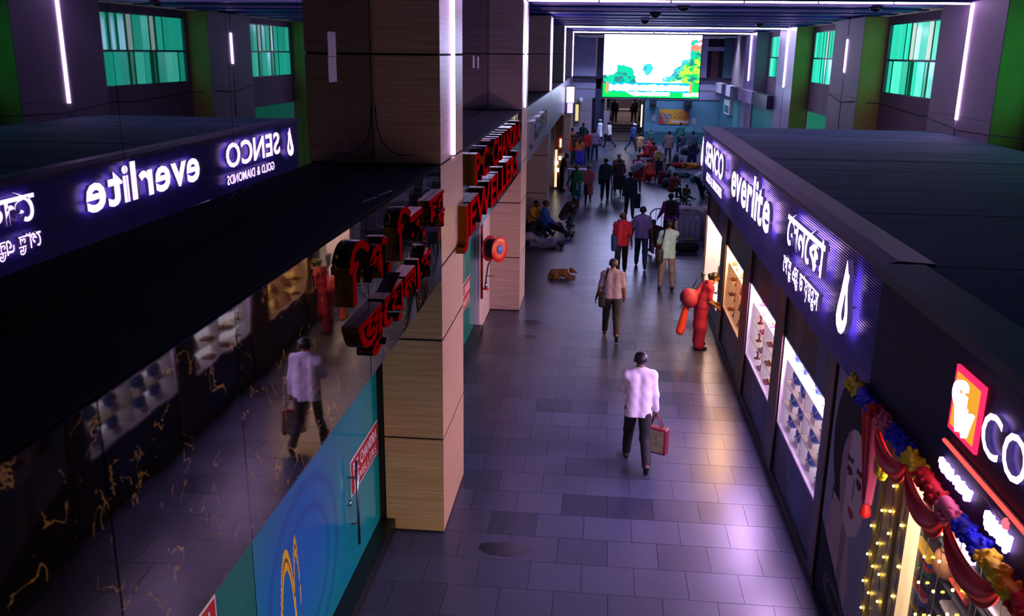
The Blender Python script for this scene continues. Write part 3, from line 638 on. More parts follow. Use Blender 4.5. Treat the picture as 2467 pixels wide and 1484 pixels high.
t = thing('box_sign', 'small bright white box sign hanging from the fascia at the far left', 'sign', (-1.5, 40.5, 3.4)); box('face', (-1.62, 40.0, 3.45), (-1.30, 40.12, 4.1), EM((.9, .75, 1), 2.0), t); box('face', (-1.58, 40.0, 3.0), (-1.34, 40.12, 3.42), EM((.5, .4, 1), 1.4), t); box('case', (-1.66, 40.12, 2.95), (-1.26, 40.22, 4.15), HOUS, t); MB().tube([(-1.72, 40.2, 3.9), (-1.5, 40.2, 3.9)], .02, 6).build('bracket', STEEL, t)
t = thing('wall_showcase', 'gold framed lit showcase on the panelled pillar at the far left', 'showcase', (-1.55, 59.0, 1.9)); box('frame', (-1.86, 58.98, 1.25), (-1.52, 59.09, 2.45), M('#6a5a34', .5), t); box('lit_back', (-1.80, 58.96, 1.33), (-1.60, 58.98, 2.36), EM((.9, .7, .35), .7), t)
t = thing('dome_lamp', 'small white dome lamp above the gold showcase', 'lamp', (-1.5, 58.8, 2.7)); MB().ball((-1.5, 58.9, 2.62), (.16, .16, .2)).build('globe', M('#b0b4c8', .3), t); MB().tube([(-1.5, 58.9, 2.8), (-1.5, 59.3, 2.85)], .02, 6).build('arm', STEEL, t)
for i, (z0, z1) in enumerate(((.9, 1.5), (1.7, 2.3), (2.4, 3.0))): tag(MB().box((-2.44, 36.4, z0), (-2.42, 36.9, z1)).box((-2.425, 36.44, z0+.04), (-2.415, 36.86, z1-.04)).build('framed_notice', M('#8a90a0', .5)), ['lowest', 'middle', 'top'][i]+' framed notice on the turquoise glass by the fourth pillar', 'notice', 'framed notices')

# ---------------------------------------------------------------- jewellery kiosk on the right
KX, SX, KA, KB = 2.45, 2.24, 6.98, 20.5
kio = thing('shop_kiosk', 'dark navy jewellery kiosk with ribbed sign band and lit display windows', 'kiosk', (4.6, 14, 0))
NAVY = M('#171a3c', .35); POST = M('#3c3038', .35, .3); WOODE = M('#6a4a36', .5)
wins = [(9.06, 11.30, .88), (11.92, 14.10, .88), (14.86, 17.02, .86), (17.75, 20.32, .50)]   # nearest first
box('plinth', (KX-.03, 8.72, 0), (7.2, KB, .14), M('#0d0d14', .4), kio)
box('end_wall', (KX+.02, KB-.1, .14), (7.2, KB, 3.9), NAVY, kio); box('inner_wall', (2.98, 7.0, .14), (3.1, KB-.1, 3.9), BLACK, kio); box('near_wall', (3.1, 7.0, .14), (7.2, 7.1, 3.9), BLACK, kio)
cuts = [8.72]+[q for w in wins for q in w[:2]]+[KB]
for i in range(0, len(cuts), 2): box('pilaster', (KX-.035, cuts[i]+.015, .14), (2.98, cuts[i+1]-.015, 2.79), POST, kio); box('edge_strip', (KX-.045, cuts[i]+.02, .14), (KX-.034, cuts[i]+.09, 2.79), WOODE, kio)
def sillprint(u, v):
    c = np.outer(np.ones(len(u)), L3('#14224a')); c = blend(c, L3('#1a4a86'), sstep(.3, 0, abs(u-.62)+.25*abs(v-.5)))
    return blend(c, L3('#6a7088'), ((abs(u-.42+.25*(v-.5)) < .035+.02*fbm(u, v, 6, 2)) & (v > .2) & (v < .85) & (fbm(u, v, 12, 4) > .5)).astype(float)*.7)
def headprint(seed):
    def f(u, v):
        c = np.outer(np.ones(len(u)), L3('#141327')); n = fbm(u, v, 3, seed)
        c = blend(c, L3('#3a2c38'), sstep(.42, .62, n)); c = blend(c, L3('#1c3a78'), ((u > .72) & (u < .92)).astype(float)*.9); c = blend(c, L3('#5a1c26'), (abs(u-.52) < .03).astype(float)*.8)
        face = np.hypot((u-.30)/.12, (v-.45)/.42); c = blend(c, L3('#5a4650'), (face < 1).astype(float)*.75); return blend(c, L3('#0a0812'), ((face < 1.5) & (face > 1) & (v > .3)).astype(float)*.8)
    return f
PR_D = attr_mat('kiosk_print', .35, 0, .3)
NY = Vector((0, -1, 0))
CASEW = M('#e8dce8', .5); 
for i, (a, b, s) in enumerate(wins):
    printed('sill_panel', PR_D, kio, (KX-.01, b, .14), NY, Z_, b-a, s-.16, 40, 24, sillprint); printed('header_panel', PR_D, kio, (KX-.01, b, 2.05), NY, Z_, b-a, .74, 48, 24, headprint(20+i))
    warm = i >= 2
    em = EM((1.0, .50, .14) if i == 2 else ((1.0, .66, .52) if warm else (1.0, .82, 1.02)), (1.3 if i == 2 else (.6 if warm else 1.5)))
    XB = 2.70 if i < 3 else 2.96
    box('case_back', (XB, a+.02, s), (XB+.015, b-.02, 2.03), em, kio)  # case back is given its own glow to brighten the display
    box('case_floor', (KX-.02, a+.01, s-.03), (2.96, b-.01, s), CASEW, kio); box('case_top', (KX-.02, a+.01, 2.03), (2.96, b-.01, 2.05), CASEW, kio)
    for y in (a+.01, b-.03): box('case_side', (KX-.02, y, s), (2.96, y+.02, 2.03), CASEW, kio)
    box('led_strip', (KX+.03, a+.05, 1.99), (KX+.075, b-.05, 2.028), EM((1.0, .52, .16) if i == 2 else ((1, .62, .42) if warm else TINT), (L_WARM if warm else L_CASE)*5.0), kio)
    box('window_glass', (KX-.012, a+.015, s), (KX-.006, b-.015, 2.03), GLASS, kio)
    if i < 3:
        mid = (a+b)/2; box('case_divider', (KX+.04, mid-.012, s), (XB, mid+.012, 1.985), M('#d8ccd8', .4), kio)
        for z in (s+.29, s+.58, s+.87):
            for y0, y1 in ((a+.03, mid-.013), (mid+.013, b-.03)): box('shelf', (KX+.03, y0, z-.015), (XB, y1, z), M('#efe2c8', .3), kio)
# ribbed cladding of the sign band, roof
m = MB(); n = 46; za, zb = 2.78, 3.93; vs = []; 
for i in range(n):
    z = za+(zb-za)*i/n; dz = (zb-za)/n
    for xx, zz in ((SX, z), (SX, z+dz*.55), (SX+.012, z+dz*.7), (SX+.012, z+dz)): vs += [(xx, KA, zz), (xx, KB, zz)]
m.add(vs, [(2*j, 2*j+2, 2*j+3, 2*j+1) for j in range(len(vs)//2-1)])
o = m.build('ribbed_cladding', M('#3c34a0', .35), kio)
box('sign_box', (SX+.014, KA, 2.78), (2.6, KB, 3.93), NAVY, kio)
roofm = grain('#34525c', '#5a7282', .85, 'dusty_roof', (.25, 3.0, 1.0), .2)
ys = [7.0+i*1.23 for i in range(12)]; ys[-1] = KB+.15
rs = random.Random(4)
for a, b in zip(ys[:-1], ys[1:]): box('roof_sheet', (2.58, a+.004, 3.93), (7.2, b-.004, 3.965+rs.uniform(-.006, .006)), roofm, kio)
m = MB(); m.add([(2.20, 7.05, 3.95), (2.20, KB+.15, 3.95), (2.32, KB+.15, 3.985), (2.32, 7.05, 3.985), (2.60, KB+.15, 3.97), (2.60, 7.05, 3.97), (2.20, 7.05, 3.90), (2.20, KB+.15, 3.90), (2.60, 7.05, 3.90), (2.60, KB+.15, 3.90)],
      [(0, 1, 2, 3)[::-1], (3, 2, 4, 5)[::-1], (6, 7, 1, 0)[::-1], (8, 9, 7, 6), (6, 0, 3, 5, 8), (9, 4, 2, 1, 7), (5, 4, 9, 8)])
m.build('roof_flashing', M('#54506a', .5, var=.12, vs=3), kio)
# illuminated signs on the band (facing the hall: right is -Y)
NX = Vector((-1, 0, 0))
def ksign(label, loc): return thing('illuminated_lettering', label, 'sign', loc)
def row(t, chars, y0, y1, z0, z1, bh, off=.012, x=SX-.06, d=.045): 
    lettering(t, chars, (x, y0, z0), NY, Z_, NX, y0-y1, z1-z0, d, LETTER, LSIDE, off, base_h=bh)
def drop(t, yc, z0, z1, w):
    def outline(s, cx, cz):
        h = z1-z0; return [(cx+s*w*.5*a, cz+s*h*b_) for a, b_ in ((-.1, 1.0), (-.28, .8), (-.55, .55), (-.9, .3), (-1.0, .15), (-.8, .03), (-.3, -.04), (.2, -.03), (.7, .06), (.95, .2), (.85, .36), (.55, .55), (.42, .75), (.55, .82), (.3, .84), (.12, .92))]
    o_, n_ = outline(1, yc, z0+.02), 16; m = MB(); ins = [(yc+(p[0]-yc)*.30+.03, z0+.12+(p[1]-z0)*.42) for p in o_]; m.mi = 0
    x0, x1 = SX-.105, SX-.06
    ring = [(x0, -(p[0]-yc)+yc, p[1]) for p in o_]+[(x0, -(p[0]-yc)+yc, p[1]) for p in ins]+[(x1, -(p[0]-yc)+yc, p[1]) for p in o_]+[(x1, -(p[0]-yc)+yc, p[1]) for p in ins]
    m.add(ring, [(i, (i+1) % n_, n_+(i+1) % n_, n_+i) for i in range(n_)]); m.mi = 1
    m.add(ring, [(i, 2*n_+i, 2*n_+(i+1) % n_, (i+1) % n_) for i in range(n_)]+[(n_+i, n_+(i+1) % n_, 3*n_+(i+1) % n_, 3*n_+i) for i in range(n_)])
    m.build('drop_emblem', [LETTER, LSIDE], t)
def studs(t, ys_, z):
    for y in ys_: MB().tube([(SX, y, z), (SX-.06, y, z)], .012, 6).build('standoff', STEEL, t)
t = ksign('white lit serif name with drop emblem at the far end of the ribbed band', (SX, 18, 3.0)); row(t, list('SENCO'), 19.05, 16.15, 3.36, 3.80, .7, .02); row(t, list('GOLD')+[' ', '&', ' ']+list('DIAMONDS'), 18.65, 16.15, 3.05, 3.22, .7); drop(t, 19.7, 3.22, 3.82, .42); studs(t, (18.5, 16.6), 3.5)
t = ksign('white lit lower case name in the middle of the ribbed band', (SX, 13, 3.3)); row(t, list('everlite'), 15.05, 11.45, 3.33, 3.90, .73, .025); studs(t, (14.5, 12.0), 3.5)
t = ksign('white lit Bengali name at the near end of the ribbed band', (SX, 9.4, 3.1))
row(t, [('ে', 0, 0, 1, 1, .36), ('স', 0, 0, 1, 1, .67), ('ন', 0, 0, 1, 1, .59), ('ে', 0, 0, 1, 1, .36), ('ক', 0, 0, 1, 1, .80), ('া', 0, 0, 1, 1, .25)], 10.35, 8.6, 3.46, 3.80, .69, .02)
ND = [('ন', 0, .22, .8, .65, 0), ('ড', .02, -.2, .85, .62, .62)]; LD = [('ল', 0, .22, .8, .65, 0), ('ড', .04, -.2, .85, .62, .66)]
row(t, ['ে', ('গ', -.04, 0, 1, 1, .62), ('া', 0, 0, 1, 1, .25)]+LD+[' ', 'এ']+ND+[' ', 'ড', 'া', 'য়', 'ম']+ND+['স'], 10.4, 8.62, 3.12, 3.31, .69); studs(t, (10.0, 9.0), 3.6)
t = ksign('tall white lit drop emblem at the near end of the ribbed band', (SX, 7.75, 3.2)); drop(t, 7.77, 3.17, 3.80, .36); studs(t, (7.8,), 3.4)

# portrait poster on the near end of the kiosk front
def portrait(u, v):
    c = np.outer(np.ones(len(u)), L3('#6e6a80')); c = c*(0.85+.3*fbm(u, v, 2, 3))[:, None]
    hair = (np.hypot((u-.46)/.40, (v-.70)/.27) < 1) | ((np.abs(u-.30-.1*(v-.4)) < .13) & (v > .42) & (v < .72)); c = blend(c, L3('#16121a'), hair.astype(float))
    body = (v < .47) & (np.abs(u-.38) < .18+.55*np.clip(.44-v, 0, .18)+.03*fbm(u, v, 5, 1)); c = blend(c, L3('#8a7478'), body.astype(float)); c = blend(c, L3('#5c4a52'), (body & (np.abs(u-.5) < .05)).astype(float)*.7)
    fx, fy = (u-.55)/.27, (v-.60)/.19; face = (np.hypot(fx, fy) < 1); c = blend(c, L3('#a08a8e'), face.astype(float)); c = blend(c, L3('#6a565e'), (face & (fx < -.45)).astype(float)*.7)
    for ex in (-.30, .42):
        c = blend(c, L3('#2a1e26'), (np.hypot((fx-ex)/.20, (fy-.15)/.09) < 1).astype(float)); c = blend(c, L3('#2c2028'), ((np.abs(fx-ex) < .24) & (np.abs(fy-.36-.15*(fx-ex)) < .05)).astype(float))
    c = blend(c, L3('#7a646a'), ((np.abs(fx-.10) < .06) & (fy > -.32) & (fy < .15)).astype(float)); c = blend(c, L3('#7a2c3c'), (np.hypot((fx-.10)/.22, (fy+.55)/.09) < 1).astype(float))
    c = c*1.9; c = blend(c, L3('#171b30'), (v < .30-.24*u).astype(float)); e = np.hypot((u-.44)/.24, (v-.095)/.042); c = blend(c, L3('#6a5a66'), ((e > .8) & (e < 1.05)).astype(float)); e = np.hypot((u-.44)/.24, (v-.115)/.042)
    c = blend(c, L3('#55485a'), ((e > .85) & (e < 1.02)).astype(float)); return c
t = thing('portrait_poster', 'tall poster of a woman\'s face on the kiosk front beside the garland', 'poster', (KX, 7.9, .1)); printed('print', attr_mat('poster_print', .65, 0, .15), t, (KX-.02, 8.70, .10), NY, Z_, 1.55, 2.66, 70, 120, portrait, .03); box('frame', (KX+.011, 7.14, .08), (KX+.1, 8.71, 2.78), BLACK, t)

# window contents: necklace busts, ring stands, small jewellery
BUSTM = M('#3a62c0', .45); SILV = M('#e0dce8', .12, 1.0); PED = M('#efe6ee', .4); MAR = M('#7a2038', .5); PINK = M('#c77a88', .5); GLD = M('#d8a23a', .15, 1.0)
def bust_proto(matb, label, group):
    t = thing('necklace_bust', label, 'display bust', (0, 0, 0), 0, group)
    b_ = blob('bust', [((0, 0, .07), (0, .005, .15), .055, .062), ((0, .0, .15), (0, 0, .215), .03, .024), ((-.055, 0, .12), (.055, 0, .12), .035, .035)], .03, .010, matb, t)
    t2 = MB(); pts = [(.05*math.sin(a), .062-.01*abs(a), .175-.075*math.cos(a*.62)) for a in np.linspace(-1.9, 1.9, 15)]; t2.tube(pts, .006, 5); t2.ball((0, .068, .095), .013, 6, 4); t2.build('necklace', SILV, t)
    MB().box((-.075, -.055, 0), (.075, .055, .055)).build('pedestal', PED, t); return t
def copy_tree(o, loc, rz=0, label=None):
    r = o.copy(); COL.objects.link(r); r.location = loc; r.rotation_euler = (0, 0, rz)
    for ch in o.children:
        c = ch.copy(); COL.objects.link(c); c.parent = r
    if label: r['label'] = label
    ORG[r.name] = Vector(loc); return r
colw = ['far column', 'near column']; rw = ['bottom shelf', 'second shelf', 'third shelf', 'top shelf']
pb = bust_proto(BUSTM, '', 'necklace busts in the nearest window'); first = True
a, b, s = wins[0]; mid = (a+b)/2
for r_ in range(4):
    for c_, (y0, y1) in enumerate(((mid, b), (a, mid))):
        for q in range(2):
            y = y0+(y1-y0)*(.30+.42*q); lb = 'blue necklace bust, %s one on the %s of the %s, nearest window' % (('nearer', 'farther')[q], rw[r_], colw[c_]); z = s+.29*r_
            if first: pb.scale = (1.4, 1.4, 1.12); pb.location = (2.60, y, z); pb.rotation_euler = (0, 0, R(90)); pb['label'] = lb; first = False
            else: copy_tree(pb, (2.60, y, z), R(90), lb)
def stand(kind, label, loc, group):
    t = thing(kind, label, 'jewellery display', loc, 0, group); x, y, z = loc
    if kind == 'ring_stand':
        MB().lathe([(.05, 0), (.05, .012), (.018, .03), (.012, .09), (.03, .10), (.03, .115)], loc, 12).build('stem', MAR, t); MB().tube([(x+.02*math.cos(a), y+.02*math.sin(a), z+.125) for a in np.linspace(0, 6.2, 12)], .005, 5).build('ring', GLD, t)
    elif kind == 'velvet_tray':
        MB().box((x-.08, y-.10, z), (x+.08, y+.10, z+.02)).build('tray', MAR, t); m = MB()
        for q in range(4): m.ball((x-.02, y-.07+.045*q, z+.035), .014, 6, 4)
        m.build('earring', GLD, t)
    else:
        MB().lathe([(.07, 0), (.075, .02), (.05, .10), (.035, .16), (.015, .19)], loc, 14).build('cone', PINK, t); MB().tube([(x+.055*math.cos(a), y+.055*math.sin(a), z+.095) for a in np.linspace(0, 6.2, 14)], .007, 5).build('bangle', GLD, t)
    return t
kinds = ['ring_stand', 'velvet_tray', 'bangle_cone']; kn = ['maroon ring stand', 'maroon velvet earring tray', 'pink bangle cone']
for wi, wn in ((1, 'middle white window'), (2, 'amber window')):
    a, b, s = wins[wi]; mid = (a+b)/2; k = 0
    for r_ in range(4):
        for c_, (y0, y1) in enumerate(((mid, b), (a, mid))):
            for q in range(2):
                kd = (k*2+r_+wi) % 3; stand(kinds[kd], '%s, %s one on %s of %s, %s' % (kn[kd], ('nearer', 'farther')[q], rw[r_], colw[c_], wn), (2.58, y0+(y1-y0)*(.28+.45*q), s+.29*r_), 'jewellery stands in the '+wn); k += 1
for i, y in enumerate((18.3, 18.75)):
    t = thing('counter_lamp', ['nearer', 'farther'][i]+' amber cube lamp in the farthest kiosk window', 'lamp', (2.8, y, 1.5), 0, 'amber lamps'); box('shade', (2.72, y-.13, 1.42), (2.92, y+.13, 1.62), EM((1, .55, .15), 2.6), t); MB().tube([(2.82, y, .5), (2.82, y, 1.42)], .015, 8).build('stem', BLACK, t); MB().lathe([(.09, 0), (.09, .02)], (2.82, y, .5), 12).build('base', BLACK, t)
t = thing('display_easel', 'dark tablet on a slim easel in the farthest kiosk window', 'easel', (2.7, 19.3, .5)); box('tablet', (2.62, 19.1, .78), (2.66, 19.5, 1.08), BLACK, t); MB().tube([(2.64, 19.3, .5), (2.64, 19.3, .8)], .02, 8).build('post', STEEL, t); MB().lathe([(.1, 0), (.1, .02)], (2.64, 19.3, .5), 12).build('base', STEEL, t)

# ---------------------------------------------------------------- clothes shop at the lower right
k2 = thing('clothes_shop', 'dark navy shop fascia and glass front at the lower right corner', 'shopfront', (4, 3.5, 0))
box('fascia_panel', (2.19, .4, 2.86), (2.6, 6.97, 3.92), M('#0f1140', .6, spec=.2), k2)
box('roof_sheet', (2.15, .4, 3.925), (7.2, 6.99, 3.96), roofm, k2); box('roof_edge', (2.13, .4, 3.89), (2.5, 6.99, 3.975), M('#3a4656', .6), k2)
box('soffit', (2.2, .4, 2.82), (3.4, 6.97, 2.86), M('#d8d0d0', .5), k2)
CREAM = M('#a89878', .45)
for y0, y1, dx in ((6.34, 6.50, .05), (6.50, 6.62, .02), (6.62, 6.92, .05), (6.92, 7.00, .02), (7.0, 7.12, .05)): box('pilaster', (KX-dx, y0, 0), (2.50, y1, 2.82), CREAM, k2)
box('window_glass', (2.46, .5, .3), (2.466, 6.33, 2.82), GLASS, k2); box('base_wall', (2.44, .5, 0), (2.6, 6.33, .3), CREAM, k2)
box('back_wall', (3.45, .5, 0), (3.55, 7.8, 2.82), M('#b8a890', .6), k2); box('lit_ceiling_panel', (2.62, .8, 2.79), (3.3, 6.8, 2.815), EM((1, .80, .72), 32.0), k2); box('side_wall', (2.76, 7.72, 0), (3.45, 7.8, 2.82), M('#8a7c70', .6), k2); box('shop_floor', (2.6, .5, 0), (3.45, 7.8, .05), STONE, k2)
t = thing('shelving', 'dark shelving behind the shop glass holding folded cloth', 'shelf', (3.1, 6.2, 0)); DK = M('#26282c', .5)
lev = {0: .60, 1: .85, 2: 1.13, 3: 1.33, 4: 1.62}
shelves = [(6.92, 7.66, (.35, .62, .93, 1.21)), (6.22, 6.86, (.5, .85, 1.15, 1.44, 1.72)), (5.5, 6.14, (.6, 1.0, 1.35, 1.64, 1.95)), (4.8, 5.42, (.7, 1.1, 1.5, 1.9))]
for a, b, zs in shelves:
    for z in zs: box('board', (2.86, a, z-.02), (3.40, b, z), DK, t)
    box('upright', (2.86, b, .05), (3.40, b+.03, 2.5), DK, t)
box('upright', (2.86, 4.75, .05), (3.40, 4.78, 2.5), DK, t)
CL = {'gold': M('#e0b428', .4), 'black': M('#15151a', .7), 'red': M('#a8242c', .7), 'blue': M('#34488c', .7), 'green': M('#1e6a50', .7), 'pink': M('#c8949c', .7), 'white': M('#c8c4dc', .7), 'lilac': M('#8a86b8', .7), 'coral': M('#d0503c', .7), 'grey': M('#5a5a68', .7)}
def fold_mesh(w, d, h):
    m = MB(); n = 6; prof = [(-d/2, 0), (d/2, 0)]+[(d/2+h*.4*math.sin(math.pi*i/n), h*i/n) for i in range(1, n)]+[(d/2, h), (-d/2, h)]
    k = len(prof); vs = [(-p[0], s*w/2, p[1]) for s in (-1, 1) for p in prof]; m.add(vs, [(i, (i+1) % k, k+(i+1) % k, k+i) for i in range(k)]+[tuple(range(k-1, -1, -1)), tuple(range(k, 2*k))]); return m.mesh('folded_cloth')
FM = fold_mesh(.40, .30, .044)
def pile(x, y, z, cols, where):
    for i, c in enumerate(cols):
        me = FM.copy() if True else FM; me.materials.clear(); me.materials.append(CL[c]); o = link('folded_cloth', me, None, None, (x+random.uniform(-.015, .015), y+random.uniform(-.01, .01), z+.046*i), (0, 0, R(random.uniform(-3, 3))))
        n = len(cols); pos = 'on top' if i == n-1 else ('at the bottom' if i == 0 else ['', 'second from the bottom', 'third from the bottom', 'fourth from the bottom'][i])
        tag(o, '%s folded cloth, %s of pile %s' % (c, pos, where), 'cloth', 'folded cloths behind the shop glass')
pile(3.06, 7.30, 1.21, ['green', 'red', 'blue', 'gold'], 'on the upper far shelf'); pile(3.06, 7.28, .93, ['blue', 'pink', 'red', 'black', 'grey'], 'on the middle far shelf'); pile(3.06, 7.26, .62, ['green', 'blue', 'black', 'grey', 'gold'], 'on the lower far shelf'); pile(3.06, 7.26, .35, ['lilac', 'white'], 'on the lowest far shelf')
pile(3.06, 6.52, 1.44, ['red', 'coral', 'gold'], 'beside the brown pot'); pile(3.06, 6.54, 1.15, ['lilac', 'white'], 'below the brown pot'); pile(3.06, 6.52, .85, ['black', 'grey', 'blue'], 'two shelves below the brown pot')
pile(3.06, 5.82, 1.64, ['grey', 'white'], 'on the third shelf bay'); pile(3.06, 5.82, 1.35, ['green', 'gold'], 'low in the third shelf bay'); pile(3.06, 6.52, 1.72, ['blue', 'lilac'], 'on the top shelf by the red drape'); pile(3.06, 5.1, 1.5, ['red', 'pink', 'gold'], 'on the nearest shelf bay')
t = thing('brown_pot', 'round brown pot standing between the folded cloth piles', 'pot', (2.93, 6.78, 1.44)); MB().lathe([(.06, 0), (.12, .05), (.145, .13), (.12, .21), (.08, .24)], (2.93, 6.74, 1.44), 20).build('body', M('#7a5030', .6, var=.2, vs=30), t); MB().lathe([(.08, .24), (.09, .255), (.07, .26)], (2.93, 6.74, 1.44), 20).build('rim', M('#6a4428', .6), t)
# signs on the fascia
def ysign(label, cat='sign'): return thing('illuminated_sign', label, cat, (2.19, 5, 3.2))
t = ysign('square red and orange lit emblem with two white initials'); 
m = MB(); m.box((2.172, 4.93, 3.33), (2.19, 5.34, 3.735)); m.build('box', EM((1.0, .02, .10), 1.1), t); box('face', (2.166, 4.968, 3.366), (2.172, 5.302, 3.70), EM((.75, .32, .03), .9), t)
lettering(t, ['G'], (2.166, 5.27, 3.53), NY, Z_, NX, .17, .15, .03, LETTER, None, .03, base_h=.7); lettering(t, ['W'], (2.166, 5.20, 3.39), NY, Z_, NX, .22, .15, .03, LETTER, None, .03, base_h=.7)
t = ysign('large thin white lit capitals at the right edge'); lettering(t, ['C', 'O'], (2.17, 4.83, 3.43), NY, Z_, NX, .58, .25, .03, LETTER, LSIDE, .0, base_h=.7)
t = ysign('long thin red neon line under the initials', 'neon'); MB().tube([(2.16, 5.33, 3.245), (2.16, 2.4, 3.235)], .012, 8).build('tube', EM((1, .06, .05), 1.6), t); MB().tube([(2.185, 5.33, 3.245), (2.185, 2.4, 3.235)], .01, 6).build('rail', BLACK, t)
def squiggle(t, y0, y1, z, h, n, r, mat):
    for w0, w1 in ((0, .42), (.5, 1.0)):
        k = 40; pts = []
        for i in range(k):
            q = w0+(w1-w0)*i/(k-1); pts.append((2.17, y0+(y1-y0)*q, z+h*(.5+.42*math.sin(i*.95+w0*5))+h*.1*math.sin(i*.37)))
        MB().tube(pts, r, 6).build('script', mat, t)
t = ysign('small white lit script line under the red neon line'); squiggle(t, 5.36, 4.88, 3.045, .075, 9, .013, LETTER)
t = ysign('small white lit script with a red flower below the neon line'); squiggle(t, 4.66, 4.36, 3.03, .10, 7, .014, LETTER); m = MB()
for a in range(5): m.ball((2.17, 4.44+.02*math.cos(a*1.257), 3.165+.02*math.sin(a*1.257)), .014, 6, 4)
m.build('flower', EM((1, .12, .16), 1.2), t); MB().tube([(2.18, 4.86, 3.165), (2.18, 4.46, 3.15)], .004, 5).build('thin_line', M('#8a84b0', .4), t)
# garland of paper flowers, red drapes, rosette
GC = {'yellow': M('#f0d010', .7), 'blue': M('#1428d0', .7), 'red': M('#d81018', .7), 'pink': M('#e8708a', .7)}
gl = thing('flower_garland', 'garland of yellow, blue, red and pink paper flowers along the shop fascia', 'garland', (2.12, 4, 2.93))
GS = [(7.2, 6.92, 'yellow'), (6.92, 6.60, 'blue'), (6.60, 6.38, 'red'), (6.38, 6.14, 'pink'), (6.14, 5.76, 'blue'), (5.76, 5.50, 'yellow'), (5.50, 5.10, 'red'), (5.10, 4.84, 'pink'), (4.84, 4.50, 'blue'), (4.50, 4.10, 'yellow'), (4.10, 3.7, 'red'), (3.7, 3.3, 'pink'), (3.3, 2.8, 'blue')]
for i, (a, b, c) in enumerate(GS):
    rs = random.Random(i); capsl = []; n = int((a-b)/.0058)
    for q in range(n):
        y = a-(a-b)*(q+.5)/n; an = rs.uniform(0, 6.28); rr = rs.uniform(.040, .062); p = (2.12+rr*math.cos(an), y, 2.955-.012*abs(y-7.2)**.5*1.2+rr*math.sin(an)-.02*math.sin((7.2-y)*4)); capsl.append((p, (p[0]+.001, p[1], p[2]), rs.uniform(.013, .021), .016))
    P0 = [((2.12, a-.03, 2.95), (2.12, b+.03, 2.93), .045, .045)]
    o = blob('flower_segment', P0+capsl, .004, .0075, GC[c], gl); o['label'] = c+' paper flowers'
    o.data.transform(Matrix.Translation(-ORG[gl.name]))
def swag(name, y0, y1, z0, z1, sag, mat, label, x=2.16):
    t = thing(name, label, 'drape', (x, (y0+y1)/2, z0), 0, 'red drapes under the garland'); nu, nv = 28, 16; m = MB(); vs = []
    for j in range(nv+1):
        v = j/nv
        for i in range(nu+1):
            u = i/nu; s = (4*u*(1-u))**.6; zt = z0+(z1-z0)*u; vs.append((x-.05*math.sin(v*11+u*1.5)*s**.7*.8-.02, y0+(y1-y0)*u, zt-sag*s*(.25+.75*v)))
    m.add(vs, [(j*(nu+1)+i, j*(nu+1)+i+1, (j+1)*(nu+1)+i+1, (j+1)*(nu+1)+i) for j in range(nv) for i in range(nu)], True); o = m.build('cloth', mat, t)
    sm = o.modifiers.new('thick', 'SOLIDIFY'); sm.thickness = .006
    for yy, zz in ((y0, z0), (y1, z1)): MB().ball((x-.02, yy, zz), (.03, .03, .03), 8, 5).build('knot', mat, t)
DR = M('#f01820', .5); 
swag('red_swag', 6.50, 5.80, 2.86, 2.88, .30, DR, 'red cloth swag nearest the cream pilaster'); swag('red_swag', 5.80, 5.08, 2.88, 2.88, .33, DR, 'second red cloth swag along the garland'); swag('red_swag', 5.08, 4.30, 2.88, 2.9, .33, DR, 'third red cloth swag at the right edge')
t = thing('gathered_curtain', 'red and pink gathered cloth hanging beside the portrait poster', 'drape', (2.2, 6.9, 2.5))
for nm, mat, dy, wd in (('red_cloth', DR, .14, .16), ('pink_cloth', M('#d0507c', .45), -.02, .16)):
    m = MB(); nu, nv = 14, 24; vs = []
    for j in range(nv+1):
        v = j/nv; ww = wd*(1-.80*v**1.6)+.012; yc = 6.92+dy*(1-v*.9)-.16*v
        for i in range(nu+1): u = i/nu; vs.append((2.22+.03*math.sin(u*14+v*2), yc+ww*(u-.5)*2, 2.92-.86*v))
    m.add(vs, [(j*(nu+1)+i, j*(nu+1)+i+1, (j+1)*(nu+1)+i+1, (j+1)*(nu+1)+i) for j in range(nv) for i in range(nu)], True); o = m.build(nm, mat, t); sm = o.modifiers.new('thick', 'SOLIDIFY'); sm.thickness = .006
blob('tassel', [((2.22, 6.77, 2.05), (2.22, 6.76, 1.97), .03, .045)], .02, .012, DR, t).data.transform(Matrix.Translation(-ORG[t.name]))
t = thing('flower_rosette', 'round yellow paper rosette with a pink centre over the cream pilaster', 'rosette', (2.2, 6.47, 2.52)); m = MB()
for rr, n in ((.085, 14), (.06, 10)):
    for q in range(n): an = q*6.283/n; m.ball((2.2-.02*(rr < .07), 6.47+rr*math.cos(an), 2.52+rr*math.sin(an)), .028, 7, 5)
m.build('petals', GC['yellow'], t); MB().ball((2.175, 6.47, 2.52), (.03, .045, .045)).build('centre', GC['pink'], t)
# fairy lights
BUL = EM((1.0, .68, .10), 16.0); wire = M('#2c2a22', .7)
BM = MB().ball((0, 0, 0), .011, 6, 4).mesh('bulb'); BM.materials.append(BUL)
strs = [(7.06, [(1.16, .02), (1.43, 0), (.92, -.02), (1.70, .0), (.7, 0)], 2.39), (6.86, [(1.65, 0), (1.41, .04), (1.95, 0), (1.15, .05), (.9, .0)], 2.39), (6.68, [(2.04, 0), (1.86, -.03), (2.26, 0), (1.63, 0), (1.22, .0), (1.44, .05)], 2.39), (6.41, [(2.37, 0), (1.73, -.03), (2.05, .03), (1.45, 0), (1.2, .02)], 2.40), (6.03, [(2.24, 0), (2.03, 0), (1.8, .03), (1.55, 0)], 2.44), (5.79, [(2.35, 0), (2.15, -.02), (1.9, 0), (1.7, 0)], 2.44), (5.5, [(2.1, 0), (2.32, 0), (1.9, .02)], 2.44), (5.17, [(2.31, 0), (2.1, 0), (2.5, .02)], 2.44), (4.86, [(2.5, 0), (2.3, 0)], 2.44)]
